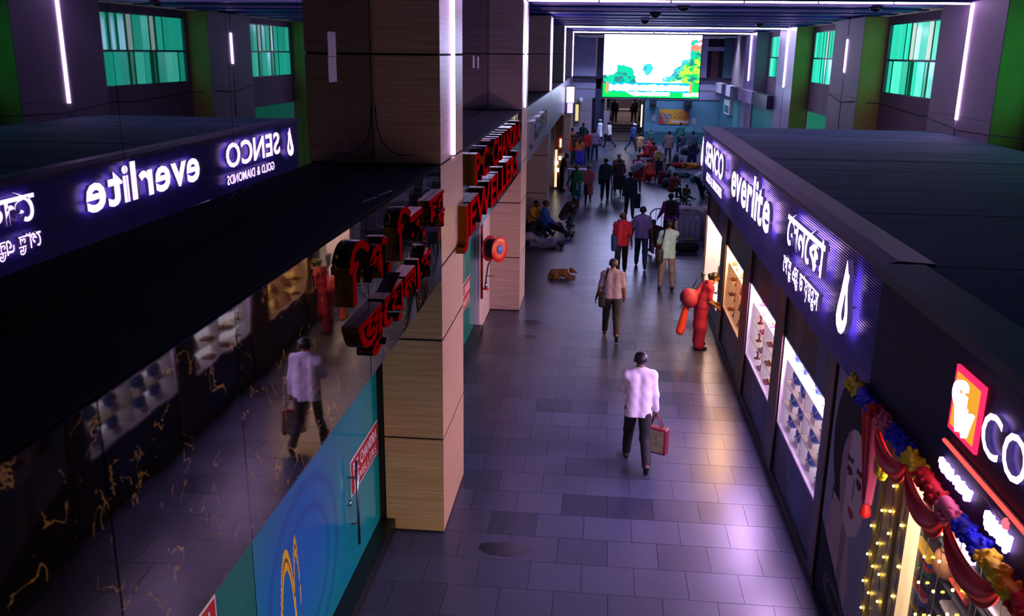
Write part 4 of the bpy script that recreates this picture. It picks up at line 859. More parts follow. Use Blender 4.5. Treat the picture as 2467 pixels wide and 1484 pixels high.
for i, (y, bs, x) in enumerate(strs):
    t = thing('fairy_light_string', ['fairy light string on the outer edge of the cream pilaster', 'fairy light string down the middle of the cream pilaster', 'fairy light string on the inner edge of the cream pilaster', 'fairy light string where the pilaster meets the shop glass', 'first fairy light string over the shop glass', 'second fairy light string over the shop glass', 'third fairy light string over the shop glass', 'fourth fairy light string over the shop glass', 'fairy light string at the right edge of the picture'][i], 'lights', (x, y, 2.8), 0, 'fairy light strings')
    bs = sorted(bs); MB().tube([(x, y, 2.81)]+[(x, y+dy, z) for z, dy in bs[::-1]], .003, 4).build('wire', wire, t)
    for z, dy in bs: link('bulb', BM, None, t, (0-.008, dy, z-2.8))

# ---------------------------------------------------------------- people
def v3(*a): return np.array(a, float)
def rx(a): c, s = math.cos(a), math.sin(a); return np.array([[1, 0, 0], [0, c, -s], [0, s, c]])
def ry(a): c, s = math.cos(a), math.sin(a); return np.array([[c, 0, s], [0, 1, 0], [-s, 0, c]])
def rz(a): c, s = math.cos(a), math.sin(a); return np.array([[c, -s, 0], [s, c, 0], [0, 0, 1]])
def skeleton(p, H):
    """joints in local metres: x right, y forward, z up. Angles in degrees: leg (flex, spread, knee), arm (flex, spread, elbow, twist)."""
    S = H/1.70; J = {}
    T = rx(-R(p.get('lean', 0))) @ ry(R(p.get('side', 0))); J['T'] = T
    P = v3(0, 0, 0); J['P'] = P
    J['B'] = P+T @ v3(0, 0, .20)*S; T2 = rx(-R(p.get('curl', p.get('lean', 0)))) @ ry(R(p.get('side', 0))); J['T2'] = T2
    J['C'] = J['B']+T2 @ v3(0, 0, .18)*S; J['N'] = J['B']+T2 @ v3(0, 0, .31)*S
    Hm = T2 @ rz(R(p.get('turn', 0))) @ rx(-R(p.get('nod', 0))); J['Hm'] = Hm; J['H'] = J['N']+Hm @ v3(0, .015, .148)*S
    for s, n in ((-1, 'L'), (1, 'R')):
        f, a, k = p['leg'+n][:3]; rot = p['leg'+n][3] if len(p['leg'+n]) > 3 else 0
        M_ = ry(-s*R(a)) @ rx(R(f)); hip = P+T @ v3(s*.088, 0, -.02)*S; J['hip'+n] = hip
        M1 = ry(-s*R(a)) @ rx(R(f)) @ rz(s*R(rot)); J['kn'+n] = hip+M1 @ v3(0, 0, -.415)*S
        M2 = M1 @ rx(-R(k)); J['an'+n] = J['kn'+n]+M2 @ v3(0, 0, -.40)*S
        fd = M2 @ rx(R(p.get('foot', 0))) @ v3(0, 1, -.18); J['to'+n] = J['an'+n]+fd/np.linalg.norm(fd)*.15*S+M2 @ v3(0, 0, -.02)*S; J['he'+n] = J['an'+n]-fd/np.linalg.norm(fd)*.045*S+M2 @ v3(0, 0, -.045)*S
        f, a, e, tw = p['arm'+n]; sh = J['B']+T2 @ v3(s*.168, -.005, .245)*S; J['sh'+n] = sh
        A1 = T2 @ ry(-s*R(a)) @ rx(R(f)) @ rz(s*R(tw)); J['el'+n] = sh+A1 @ v3(0, 0, -.285)*S
        A2 = A1 @ rx(R(e)); J['wr'+n] = J['el'+n]+A2 @ v3(0, 0, -.245)*S; J['A'+n] = A2
    J['S'] = S; return J
def body_caps(J, fat=1.0):
    S = J['S']; T, T2, Hm = J['T'], J['T2'], J['Hm']; c = []
    for s, n in ((-1, 'L'), (1, 'R')):
        c.append((J['P']+T @ v3(s*.065, 0, .0)*S, J['B']+T2 @ v3(s*.06, 0, 0)*S, .098*S*fat, .088*S*fat))
        c.append((J['B']+T2 @ v3(s*.06, 0, 0)*S, J['C']+T2 @ v3(s*.075, 0, .02)*S, .088*S*fat, .092*S))
        c.append((J['N']+T2 @ v3(s*.03, 0, -.05)*S, J['sh'+n], .058*S, .060*S)); c.append((J['N']+T2 @ v3(s*.02, -.01, .015)*S, J['sh'+n]+T2 @ v3(-s*.02, 0, .0)*S, .052*S, .050*S))
        c += [(J['hip'+n], J['kn'+n], .085*S, .054*S), (J['kn'+n], J['an'+n], .054*S, .036*S), (J['he'+n], J['to'+n], .034*S, .028*S)]
        c += [(J['sh'+n], J['el'+n], .050*S, .038*S), (J['el'+n], J['wr'+n], .039*S, .027*S)]
    return c
def head_caps(J):
    S, Hm, H = J['S'], J['Hm'], J['H']; q = lambda x, y, z: H+Hm @ v3(x, y, z)*S
    return [(J['N'], q(0, -.01, -.07), .053*S, .050*S), (q(0, -.025, .025), q(0, .02, .02), .083*S, .076*S), (q(0, .03, -.03), q(0, .052, -.085), .056*S, .030*S),
            (q(0, .093, .005), q(0, .108, -.03), .010*S, .015*S), (q(-.082, 0, .0), q(-.084, -.005, -.03), .014*S, .010*S), (q(.082, 0, .0), q(.084, -.005, -.03), .014*S, .010*S)]
def hand_proto(curl):
    caps = [(v3(0, 0, .01), v3(0, 0, -.03), .022, .020)]
    for y, ln in ((.030, .072), (.010, .082), (-.010, .076), (-.029, .060)):
        b = v3(0, y*.9, -.085); caps.append((v3(0, y*.55, -.02), b, .016, .012)); d = 0.0; p = b
        for i, fr in enumerate((.42, .33, .25)):
            d += R(curl*(1.0, 1.05, .8)[i]); qn = p+v3(-math.sin(d), 0, -math.cos(d))*ln*fr; caps.append((p, qn, .0088, .0080)); p = qn
    a = v3(-.004, .026, -.03); b = v3(-.020, .052, -.058); c = v3(-.034-.0002*curl, .056-.0003*curl, -.084); caps += [(a, b, .013, .011), (b, c, .0105, .0085)]
    lo, hi = bounds(caps, .015); return surface_nets(lambda P: caps_sdf(P, caps, .006), lo, hi, .0062)
HANDS = {k: hand_proto(k) for k in (18, 62)}
SKIN = [M('#6a4030', .5), M('#7d4f3a', .5), M('#52301f', .5)]
HAIRM = M('#0c0a0c', .45)
def dilate(caps, d): return [(a, b, ra+d, rb+d) for a, b, ra, rb in caps]
CLOTH = {}
def cl(c, r=.8): return M(c, r)
PW = {}      # world joints by person, for what they carry
def person(key, label, x, y, head, H, pose, top, bottom, hair=('short', '#0c0a0c'), skin=0, near=False, tilt=None, z=0.0, mask=None, fat=1.0, group=None):
    h = .013 if near else .019
    J = skeleton(pose, H); S = J['S']
    if tilt is not None:                                    # lying figures: the whole pose turned about the pelvis
        Q = rx(R(tilt[0])) @ ry(R(tilt[1]))
        for k in list(J):
            if k in ('T', 'T2', 'Hm', 'AL', 'AR'): J[k] = Q @ J[k]
            elif k != 'S': J[k] = Q @ J[k]
    bc, hc = body_caps(J, fat), head_caps(J); allc = bc+hc
    zmin = min(min(a[2]-ra, b[2]-rb) for a, b, ra, rb in allc)-.008
    if tilt is not None or pose.get('sit'): zmin -= .012
    dz = v3(0, 0, -zmin)
    for k in list(J):
        if k not in ('T', 'T2', 'Hm', 'AL', 'AR', 'S'): J[k] = J[k]+dz
    bc, hc = body_caps(J, fat), head_caps(J)
    root = thing('person', label, 'person', (x, y, z), R(head), group)
    sk = SKIN[skin]; T, T2, Hm = J['T'], J['T2'], J['Hm']
    # body with hands
    caps = bc+hc; lo, hi = bounds(caps, 3*h)
    V, F = surface_nets(lambda P: smin(caps_sdf(P, bc, .03), caps_sdf(P, hc, .022), .02), lo, hi, h); Vs, Fs = [V], [F]; nv = len(V)
    for s, n in ((-1, 'L'), (1, 'R')):
        HV, HF = HANDS[62 if pose.get('grip'+n) else 18]; q = HV.copy()*S*.97
        if s < 0: q[:, 0] *= -1; HF = HF[:, ::-1]
        Vs.append(q @ J['A'+n].T+J['wr'+n]); Fs.append(HF+nv); nv += len(q)
    body = link('body', mesh_from('body', np.vstack(Vs), np.vstack(Fs)), sk, root)
    hq = lambda a, b, c: J['H']+Hm @ v3(a, b, c)*S
    for ex in (-.032, .032): link('eye', MB().ball(hq(ex, .083, .008), .013*S, 8, 5).mesh('eye'), M('#15100e', .25), body)
    e = MB(); e.ball(hq(0, .079, -.062), (.024*S, .012*S, .008*S), 8, 4); link('mouth', e.mesh('mouth'), M('#5a2a26', .5), body)
    # hair
    ht, hcx = hair; hm = M(hcx, .5 if ht != 'scarf' else .85)
    fwd = Hm @ v3(0, 1, 0); upv = Hm @ v3(0, 0, 1); Hc = J['H']
    cap_c = [(hq(0, -.03, .030), hq(0, .012, .030), .090*S, .083*S)]
    def face_cut(P):
        qd = P-Hc; fy = qd @ fwd; uz = qd @ upv
        return np.maximum(np.minimum(fy-.02*S, .055*S-uz), -.085*S-uz)
    if ht in ('short', 'bald'):
        f_ = lambda P: np.maximum(face_cut(P), -(((P-Hc) @ upv)+.030*S+.9*np.maximum(0, -((P-Hc) @ fwd)-.01)))
        if ht == 'bald': cap_c = [(hq(0, -.035, .0), hq(0, .0, .0), .088*S, .080*S)]; f_ = lambda P: np.maximum(face_cut(P), np.abs(((P-Hc) @ upv)+.01*S)-.05*S)
        blob('hair', cap_c, .02, .012, hm, root, f_)
    elif ht == 'cap':
        blob('cap', [(hq(0, -.03, .035), hq(0, .02, .035), .094*S, .088*S), (hq(0, .09, .045), hq(0, .13, .035), .03*S, .02*S)], .02, .012, hm, root, lambda P: .012*S-((P-Hc) @ upv))
    elif ht == 'bun': blob('hair', cap_c+[(hq(0, -.12, .0), hq(0, -.13, -.01), .045*S, .042*S), (hq(0, -.06, -.02), hq(0, -.08, -.05), .06*S, .045*S)], .02, .012, hm, root, face_cut2(Hc, fwd, upv, S))
    elif ht == 'long': blob('hair', cap_c+[(hq(0, -.07, -.02), hq(0, -.085, -.22), .062*S, .05*S), (hq(-.05, -.05, -.02), hq(-.05, -.07, -.17), .04*S, .03*S), (hq(.05, -.05, -.02), hq(.05, -.07, -.17), .04*S, .03*S)], .02, .012, hm, root, face_cut2(Hc, fwd, upv, S))
    elif ht == 'scarf':
        blob('hair', cap_c, .02, .014, HAIRM, root, face_cut2(Hc, fwd, upv, S))
        blob('head_scarf', [(hq(0, -.03, .03), hq(0, .005, .03), .10*S, .093*S), (hq(0, -.05, -.05), hq(0, -.05, -.18), .10*S, .12*S), (J['C']+T2 @ v3(-.12, -.02, .06)*S, J['C']+T2 @ v3(.12, -.02, .06)*S, .115*S, .115*S)], .05, .018, hm, root, face_cut2(Hc, fwd, upv, S))
    if mask:
        blob('face_mask', [(hq(0, .03, -.035), hq(0, .048, -.08), .064*S, .040*S), (hq(0, .088, -.02), hq(0, .10, -.035), .018*S, .020*S)], .02, .010, M(mask, .7), root, lambda P: np.maximum(.012*S-((P-Hc) @ fwd), ((P-Hc) @ upv)+.008*S))
    # clothes
    tcol, sleeve, hem = top[:3]; tm_ = M(tcol, .75, var=.16, vs=9); tc = []
    for s, n in ((-1, 'L'), (1, 'R')):
        tc.append((J['P']+T @ v3(s*.070, 0, hem)*S, J['B']+T2 @ v3(s*.062, 0, 0)*S, (.122 if hem > -.3 else .15)*S*fat, .108*S*fat)) if not pose.get('sit') else tc.append((J['P']+T @ v3(s*.065, 0, -.01)*S, J['B']+T2 @ v3(s*.06, 0, 0)*S, .118*S*fat, .104*S*fat))
        tc.append((J['B']+T2 @ v3(s*.062, 0, 0)*S, J['C']+T2 @ v3(s*.078, 0, .02)*S, .103*S*fat, .108*S)); tc.append((J['N']+T2 @ v3(s*.035, 0, -.055)*S, J['sh'+n], .070*S, .073*S)); tc.append((J['N']+T2 @ v3(s*.025, -.012, .012)*S, J['sh'+n]+T2 @ v3(-s*.02, 0, 0)*S, .062*S, .062*S))
        e1 = J['sh'+n]+(J['el'+n]-J['sh'+n])*(.78 if sleeve == 'short' else 1.0)
        tc.append((J['sh'+n], e1, .066*S, .058*S))
        if sleeve == 'long': tc.append((J['el'+n], J['el'+n]+(J['wr'+n]-J['el'+n])*.95, .056*S, .042*S))
    neck = J['N']; nup = T2 @ v3(0, .15, 1); nup = nup/np.linalg.norm(nup); hemp = J['P']+T @ v3(0, 0, hem)*S; dn = T @ v3(0, 0, 1)
    fold_r = random.Random(key).uniform(0, 6)
    def tcut(P):
        q = (P-neck) @ nup-.050*S
        return q if pose.get('sit') else np.maximum(q, np.where(np.linalg.norm((P-J['P'])-np.outer((P-J['P']) @ dn, dn), axis=1) < .26*S, -((P-hemp) @ dn), -1))
    amp = .0032 if near else .004
    def topf(P): return np.maximum(caps_sdf(P, tc, .035)+amp*np.sin(P[:, 2]*34+P[:, 0]*21+fold_r)*np.sin(P[:, 0]*27-P[:, 1]*19), tcut(P))
    lo, hi = bounds(tc, 3*h); V, F = surface_nets(topf, lo, hi, h); link('shirt' if hem > -.3 else 'tunic', mesh_from('shirt', V, F), tm_, root)
    bt, bcol = bottom[:2]; bm_ = M(bcol, .8, var=.14, vs=7); bcaps = []
    if bt in ('trousers', 'shorts', 'leggings'):
        for n in 'LR':
            k_ = .66 if bt == 'shorts' else 1.0; wd = .0 if bt == 'leggings' else .012
            bcaps.append((J['hip'+n], J['kn'+n] if bt != 'shorts' else J['hip'+n]+(J['kn'+n]-J['hip'+n])*.9, .100*S*fat, (.062+wd)*S))
            if bt != 'shorts': bcaps.append((J['kn'+n], J['an'+n]+(J['kn'+n]-J['an'+n])*.03, (.062+wd)*S, (.042+wd*1.5)*S))
        bcaps.append((J['P']+T @ v3(-.05, 0, .05)*S, J['P']+T @ v3(.05, 0, .05)*S, .096*S*fat, .096*S*fat)); kk = .03
    else:                                                   # skirt or sari
        for n in 'LR':
            ln = {'skirt': .9, 'sari': 1.0}[bt]
            bcaps += [(J['hip'+n], J['kn'+n], .115*S, .11*S), (J['kn'+n], J['kn'+n]+(J['an'+n]-J['kn'+n])*(.95 if bt == 'sari' else .3), .11*S, .115*S)]
        bcaps += [((J['hipL']+J['hipR'])/2, (J['knL']+J['knR'])/2, .12*S, .12*S), (J['P']+T @ v3(-.04, 0, .08)*S, J['P']+T @ v3(.04, 0, .08)*S, .105*S, .105*S)]; kk = .09
    def botf(P): return np.maximum(caps_sdf(P, bcaps, kk)+amp*.8*np.sin(P[:, 2]*29+fold_r)*np.sin(P[:, 0]*31+P[:, 1]*17), .012-P[:, 2])
    lo, hi = bounds(bcaps, 3*h); V, F = surface_nets(botf, lo, hi, h); link({'trousers': 'trousers', 'leggings': 'leggings', 'shorts': 'shorts', 'skirt': 'skirt', 'sari': 'sari_skirt'}[bt], mesh_from('trousers', V, F), bm_, root)
    if bt == 'sari' or (len(bottom) > 2):
        pc = bottom[2] if len(bottom) > 2 else bcol; q = [(J['P']+T @ v3(-.10, .04, .02)*S, J['C']+T2 @ v3(-.02, .05, .0)*S, .10*S, .10*S), (J['C']+T2 @ v3(-.05, .04, .04)*S, J['shL'], .09*S, .082*S), (J['shL'], J['P']+T @ v3(-.12, -.12, .0)*S, .082*S, .07*S)]
        blob('sari_drape', q, .05, h, M(pc, .7, var=.15, vs=8), root, lambda P: (P-neck) @ nup-.02*S)
    shoe = M(pose.get('shoe', '#15110f'), .5)
    for n in 'LR':
        if pose.get('bare'): break
        blob('shoe', [(J['he'+n], J['to'+n], .044*S, .036*S)], .01, .013, shoe, root, (lambda P, a=J['an'+n]: P[:, 2]-(a[2]+.02)) if not tilt else None)
    mw = Matrix.Translation((x, y, z)) @ Matrix.Rotation(R(head), 4, 'Z')
    PW[key] = {k: mw @ Vector(J[k]) for k in J if k not in ('T', 'T2', 'Hm', 'AL', 'AR', 'S')}; PW[key]['mw'] = mw; PW[key]['J'] = J
    return root
def face_cut2(Hc, fwd, upv, S):
    def f(P):
        q = P-Hc; fy = q @ fwd; uz = q @ upv
        return np.minimum(fy-.03*S, .058*S-uz)
    return f
def pose(**k):
    d = dict(legL=(2, 3, 2), legR=(-2, 3, 2), armL=(3, 7, 12, 0), armR=(3, 7, 12, 0)); d.update(k); return d
WALK = pose(legL=(-18, 2, 26), legR=(20, 2, 6), armL=(14, 8, 18, 0), armR=(-12, 8, 12, 0), lean=3)
WALK2 = pose(legL=(22, 2, 6), legR=(-16, 2, 30), armL=(-12, 8, 14, 0), armR=(14, 8, 20, 0), lean=3)
STAND = pose(legL=(3, 4, 3), legR=(-2, 4, 1))
SITG = pose(sit=1, legL=(100, 8, 95), legR=(96, 12, 88), armL=(55, 10, 45, 20), armR=(50, 14, 50, 20), lean=8, curl=16, nod=8)
CROSS = pose(sit=1, legL=(88, 42, 120, 35), legR=(88, 42, 118, 35), armL=(35, 12, 50, 25), armR=(38, 12, 48, 25), lean=6, curl=14, nod=10)
SQUAT = pose(sit=1, legL=(118, 16, 138), legR=(112, 16, 134), armL=(62, 8, 50, 20), armR=(60, 10, 60, 20), lean=22, curl=34, nod=12, foot=20)
LOUNGE = pose(sit=1, legL=(72, 4, 6), legR=(98, 10, 60), armL=(20, 14, 40, 20), armR=(30, 14, 40, 10), lean=-18, curl=2, nod=6)
BEND = pose(legL=(30, 5, 12), legR=(22, 5, 8), lean=58, curl=84, nod=-10, armL=(70, 6, 14, 0), armR=(64, 6, 22, 0))
W_ = '#d8cfe0'
def add(key, label, x, y, head, H, ps, top, bottom, **k): return person(key, label, x, y, head, H, ps, top, bottom, **k)
sh, lg = 'short', 'long'
def P_(base, **k): d = dict(base); d.update(k); return d
# nearest walkers
add(1, 'man in a white shirt walking away with a maroon and beige tote bag', .63, 11.55, 2, 1.70, P_(WALK2, armR=(4, 9, 8, 0), armL=(30, 6, 78, 35), gripR=1, bare=0), ('#d9cde2', lg, -.13), ('trousers', '#0b0b12'), near=True, mask='#0a8a6a')
add(2, 'man in a mauve short-sleeved shirt with a black shoulder bag', .31, 17.35, 0, 1.68, P_(WALK2, armL=(8, 16, 12, 0), armR=(6, 12, 30, 10)), ('#86788a', sh, -.03), ('trousers', '#0d0d14'), near=True, hair=(sh, '#2b2830'), skin=1, mask='#b8b0bc')
add(3, 'man in a red shirt with a blue sling bag', .60, 22.9, 2, 1.66, P_(WALK, armR=(-8, 10, 18, 0)), ('#b50f2c', sh, -.12), ('trousers', '#0a0b10'), hair=('bald', '#2a1c18'), near=True)
add(4, 'man in a lavender shirt and jeans carrying a purple bag', 1.14, 23.75, -3, 1.69, P_(WALK2, armL=(8, 12, 12, 0), armR=(6, 12, 10, 0), gripR=1), ('#6f68a4', sh, -.08), ('trousers', '#123a50'), near=True)
add(5, 'man in a mint shirt and beige trousers holding a phone to his ear', 1.67, 21.45, 4, 1.71, P_(STAND, armR=(62, 10, 128, -10), armL=(10, 14, 30, 15)), ('#84a8b4', sh, -.14), ('trousers', '#6e6168'), near=True)
add(6, 'woman in a red sari bending toward the amber window', 2.02, 16.95, -80, 1.56, P_(STAND, lean=12, curl=20, nod=14, armL=(22, 8, 62, 20), armR=(18, 8, 58, 20)), ('#86083a', sh, -.02), ('sari', '#8c0834', '#8a2412'), hair=('bun', '#0d0b0c'), skin=1, near=True, mask='#d8d0d8', fat=1.18)
add(7, 'man in a purple shirt with a black backpack in front of the barrier', 2.05, 26.35, 0, 1.64, P_(STAND, armL=(5, 18, 30, -10), armR=(8, 14, 40, 10)), ('#7a1a8c', lg, -.05), ('trousers', '#14121c'))
add(8, 'man in navy carrying a large dark bag, walking up the middle', 1.02, 31.3, 0, 1.66, WALK2, ('#0f2440', lg, -.12), ('trousers', '#123a48'))
add(9, 'man in a dark teal shirt with a round black shoulder bag', .17, 35.0, 0, 1.68, P_(WALK, armL=(10, 16, 40, 10)), ('#0f3d46', sh, -.08), ('trousers', '#0a1626'))
add(10, 'grey-haired man in a khaki shirt with a crossbody strap', .70, 37.0, 0, 1.66, P_(WALK2, armL=(10, 18, 40, 0)), ('#8a7a5c', sh, -.08), ('trousers', '#3a2f3a'), hair=(sh, '#8f8a88'))
add(12, 'person in a red dress carrying a white sack on the back', 1.50, 37.5, -6, 1.60, WALK, ('#a51f26', sh, -.42), ('leggings', '#3a1a22'), hair=('bun', '#0d0b0c'))
add(13, 'woman in a green tunic and blue leggings walking toward us', -.90, 33.6, 178, 1.56, P_(WALK2, armR=(-4, 26, 14, 0), armL=(14, 8, 70, 30)), ('#1f7a52', lg, -.47), ('leggings', '#1c4f9a'), hair=('bun', '#0d0b0c'), skin=1)
add(14, 'woman in a pink tunic and white mask walking toward us', -.46, 34.1, 184, 1.50, P_(WALK, armL=(10, 8, 60, 20), armR=(10, 8, 60, 20)), ('#c4606a', lg, -.50), ('leggings', '#14141c'), hair=(lg, '#0d0b0c'), skin=1, mask='#d0c8d0')
add(15, 'man in a dark brown shirt standing at the small stall', -1.60, 37.1, -85, 1.62, P_(STAND, nod=24, curl=14, lean=4, armL=(36, 8, 60, 5), armR=(36, 8, 60, 5)), ('#2a1c20', sh, -.06), ('trousers', '#121826'))
add(16, 'man in a red shirt with a dark backpack by the warm shop', -1.38, 45.4, 0, 1.66, STAND, ('#c01c24', lg, -.06), ('trousers', '#1c3c60'))
add(17, 'woman in a tan top and bright blue wrap seen from behind', -1.08, 44.5, -10, 1.56, STAND, ('#a0644c', sh, -.02), ('skirt', '#1a2ad0'), hair=(lg, '#120c0e'), skin=1)
add(18, 'man in a red shirt and jeans leaning as he walks off', -.78, 47.4, 8, 1.72, P_(WALK, lean=9), ('#b3161e', sh, -.08), ('trousers', '#15314a'))
add(19, 'person in a red shirt with a yellow bundle near the lit showcase', -1.64, 49.6, -12, 1.64, STAND, ('#b0202a', sh, -.06), ('trousers', '#1a2440'))
add(20, 'man in dark blue half hidden in the group by the warm shop', -1.30, 47.8, -5, 1.58, STAND, ('#15244e', sh, -.06), ('trousers', '#141c30'))
add(21, 'man in dark green standing against the panelled wall', -1.12, 52.8, -5, 1.68, STAND, ('#174038', sh, -.06), ('trousers', '#10202c'))
add(22, 'man in a pale lilac long-sleeved shirt and jeans', -.40, 48.7, 0, 1.66, P_(STAND, armL=(4, 18, 12, 0), armR=(4, 20, 12, 0)), ('#a497b8', lg, -.06), ('trousers', '#17344e'))
add(23, 'man in a white kurta standing by the panelled column', -.18, 57.0, 60, 1.60, STAND, ('#c4c4dc', lg, -.36), ('trousers', '#1a2a40'), hair=('cap', '#9a96a8'), mask='#b8b8c8')
add(24, 'man in a white shirt striding left with a black bag', .40, 55.6, 62, 1.62, P_(WALK2, armR=(24, 10, 10, 0)), ('#d0c4cc', lg, -.06), ('trousers', '#141c34'))
add(25, 'man in a royal blue shirt and white cap striding off', 1.74, 53.8, -55, 1.66, P_(WALK, lean=10), ('#153a86', lg, -.06), ('trousers', '#163c50'), hair=('cap', '#c8c8dc'))
add(26, 'dark silhouette climbing the stairway on its left', .75, 62.6, 0, 1.66, WALK, ('#12142e', lg, -.06), ('trousers', '#10122a'), z=.99)
add(27, 'dark silhouette with a white bag on the stairway on its right', 2.05, 62.9, 0, 1.68, WALK2, ('#0f1230', lg, -.06), ('trousers', '#0f1028'), z=.99)
add(28, 'small child in a green shirt by the teal wall', 2.92, 55.8, 10, 1.12, STAND, ('#2a5a5c', sh, -.06), ('trousers', '#3a2a3c'))
add(31, 'person in a white shirt with a yellow pack and dark waist wrap', 2.55, 40.9, -12, 1.58, P_(STAND, armL=(8, 16, 60, 20), armR=(8, 14, 60, 20)), ('#b8b4cc', sh, -.16), ('skirt', '#141a30'), hair=('scarf', '#b8b0c4'))
add(32, 'man in a beige shirt and brown trousers standing among the sitters', 3.45, 48.3, -8, 1.66, P_(STAND, armL=(6, 18, 30, 20), side=3), ('#b39a92', sh, -.14), ('trousers', '#5a4a54'))
add(33, 'man in a green and navy jersey by the orange banner', 4.60, 55.0, 8, 1.66, P_(STAND, armL=(6, 22, 20, 0)), ('#0e5a52', lg, -.10), ('trousers', '#0c1436'))
add(35, 'person in a checked shirt and long navy skirt beside the kiosk corner', 4.72, 48.4, -10, 1.70, STAND, ('#5c7488', sh, -.08), ('sari', '#0e1c4a', '#5c7488'))
add(40, 'man in a white long-sleeved shirt bending forward', 3.78, 36.1, -70, 1.66, BEND, ('#c0bcd4', lg, -.05), ('trousers', '#16182a'))
# seated and lying people
add(11, 'person sitting in the wheelchair', .72, 35.5, 0, 1.52, P_(SITG, legL=(88, 5, 80), legR=(88, 5, 80), armL=(20, 14, 70, 10), armR=(20, 14, 70, 10)), ('#5a2e38', sh, -.02), ('trousers', '#15182a'), z=.44, hair=('bun', '#0d0b0c'))
add(29, 'man in a yellow shirt sitting on the far floor', 2.12, 52.2, -20, 1.66, SITG, ('#b89468', sh, -.02), ('trousers', '#3a2c34'))
add(30, 'woman wrapped in a red shawl sitting beside the man in yellow', 2.62, 51.0, 20, 1.60, CROSS, ('#b3222e', lg, -.02), ('sari', '#a81e2a', '#b3222e'), hair=('scarf', '#b82432'))
add(34, 'person in black sitting with dark luggage on the far floor', 4.62, 53.0, 20, 1.66, SITG, ('#0e1430', lg, -.02), ('trousers', '#0c1028'))
add(36, 'person asleep under an orange and red cloth on the floor', 4.30, 46.3, 0, 1.60, P_(STAND, bare=1), ('#b5641e', lg, -.3), ('sari', '#8a1f2a', '#c2801e'), tilt=(88, 92), hair=('scarf', '#b5641e'))
add(37, 'person asleep under a grey-teal blanket beside the kiosk', 4.10, 42.6, 0, 1.60, P_(STAND, bare=1), ('#55707c', lg, -.3), ('sari', '#2c5a6a', '#5a6c80'), tilt=(88, 84), hair=('scarf', '#1c5a66'))
add(38, 'person in a pale green shirt squatting in the crowd', 3.20, 39.7, 55, 1.66, SQUAT, ('#7f9a94', sh, -.02), ('trousers', '#0f2c3c'))
add(39, 'person in a beige top sitting with the back to us', 2.17, 41.9, 10, 1.60, CROSS, ('#a88a78', sh, -.02), ('trousers', '#3a2630'))
add(41, 'woman in an orange-red sari sitting on the floor', 2.25, 40.4, 30, 1.50, SITG, ('#7a1c26', sh, -.02), ('sari', '#b52a1e', '#c23a20'), hair=('bun', '#0d0b0c'))
add(42, 'thin person in dark red standing behind the sitting group', 2.42, 43.3, -10, 1.56, STAND, ('#7c1a24', sh, -.3), ('leggings', '#1c1824'))
add(43, 'boy in a maroon shirt sitting with one hand raised to his face', 2.75, 35.6, -55, 1.52, P_(SITG, armR=(80, 8, 110, 10)), ('#7c1230', sh, -.02), ('trousers', '#16182a'))
add(44, 'child in an olive and black top sitting by the barrier', 3.34, 35.7, -20, 1.10, CROSS, ('#4a4420', sh, -.02), ('trousers', '#12141c'))
add(45, 'dark figure sitting behind the barrier rails', 2.70, 28.9, 0, 1.60, SITG, ('#0c1016', lg, -.02), ('trousers', '#0b0c12'))
add(46, 'person in black crouching with bags before the barrier', 1.72, 25.45, 30, 1.64, SQUAT, ('#0d0e16', lg, -.02), ('trousers', '#0c0d14'))
add(47, 'person in a yellow top sitting against the third pillar', -2.10, 27.6, -120, 1.62, P_(SITG, legL=(84, 6, 30), legR=(90, 10, 50)), ('#b8841a', sh, -.02), ('trousers', '#161c38'))
add(48, 'man in a bright blue shirt reclining against the pillar', -1.62, 27.3, -95, 1.68, P_(LOUNGE, turn=10), ('#1e4fae', lg, -.02), ('trousers', '#131c40'), skin=1)
add(49, 'man in a brown shirt crouching with his head in his hands', -1.22, 29.4, -80, 1.68, P_(SQUAT, armL=(70, 4, 118, 10), armR=(70, 4, 118, 10), nod=22), ('#3c1c1e', sh, -.02), ('trousers', '#54606a'))
add(50, 'person asleep in a grey-lilac cloth in front of the seated group', -1.70, 26.0, 0, 1.56, P_(STAND, bare=1, legL=(30, 4, 50), legR=(24, 4, 40)), ('#5c6290', lg, -.3), ('sari', '#7a7a92', '#6a6a88'), tilt=(88, 78))
add(54, 'dark figure sitting in the shade of the kiosk end', 4.5, 36.9, 30, 1.66, SITG, ('#3a1c22', lg, -.02), ('trousers', '#14162c'))

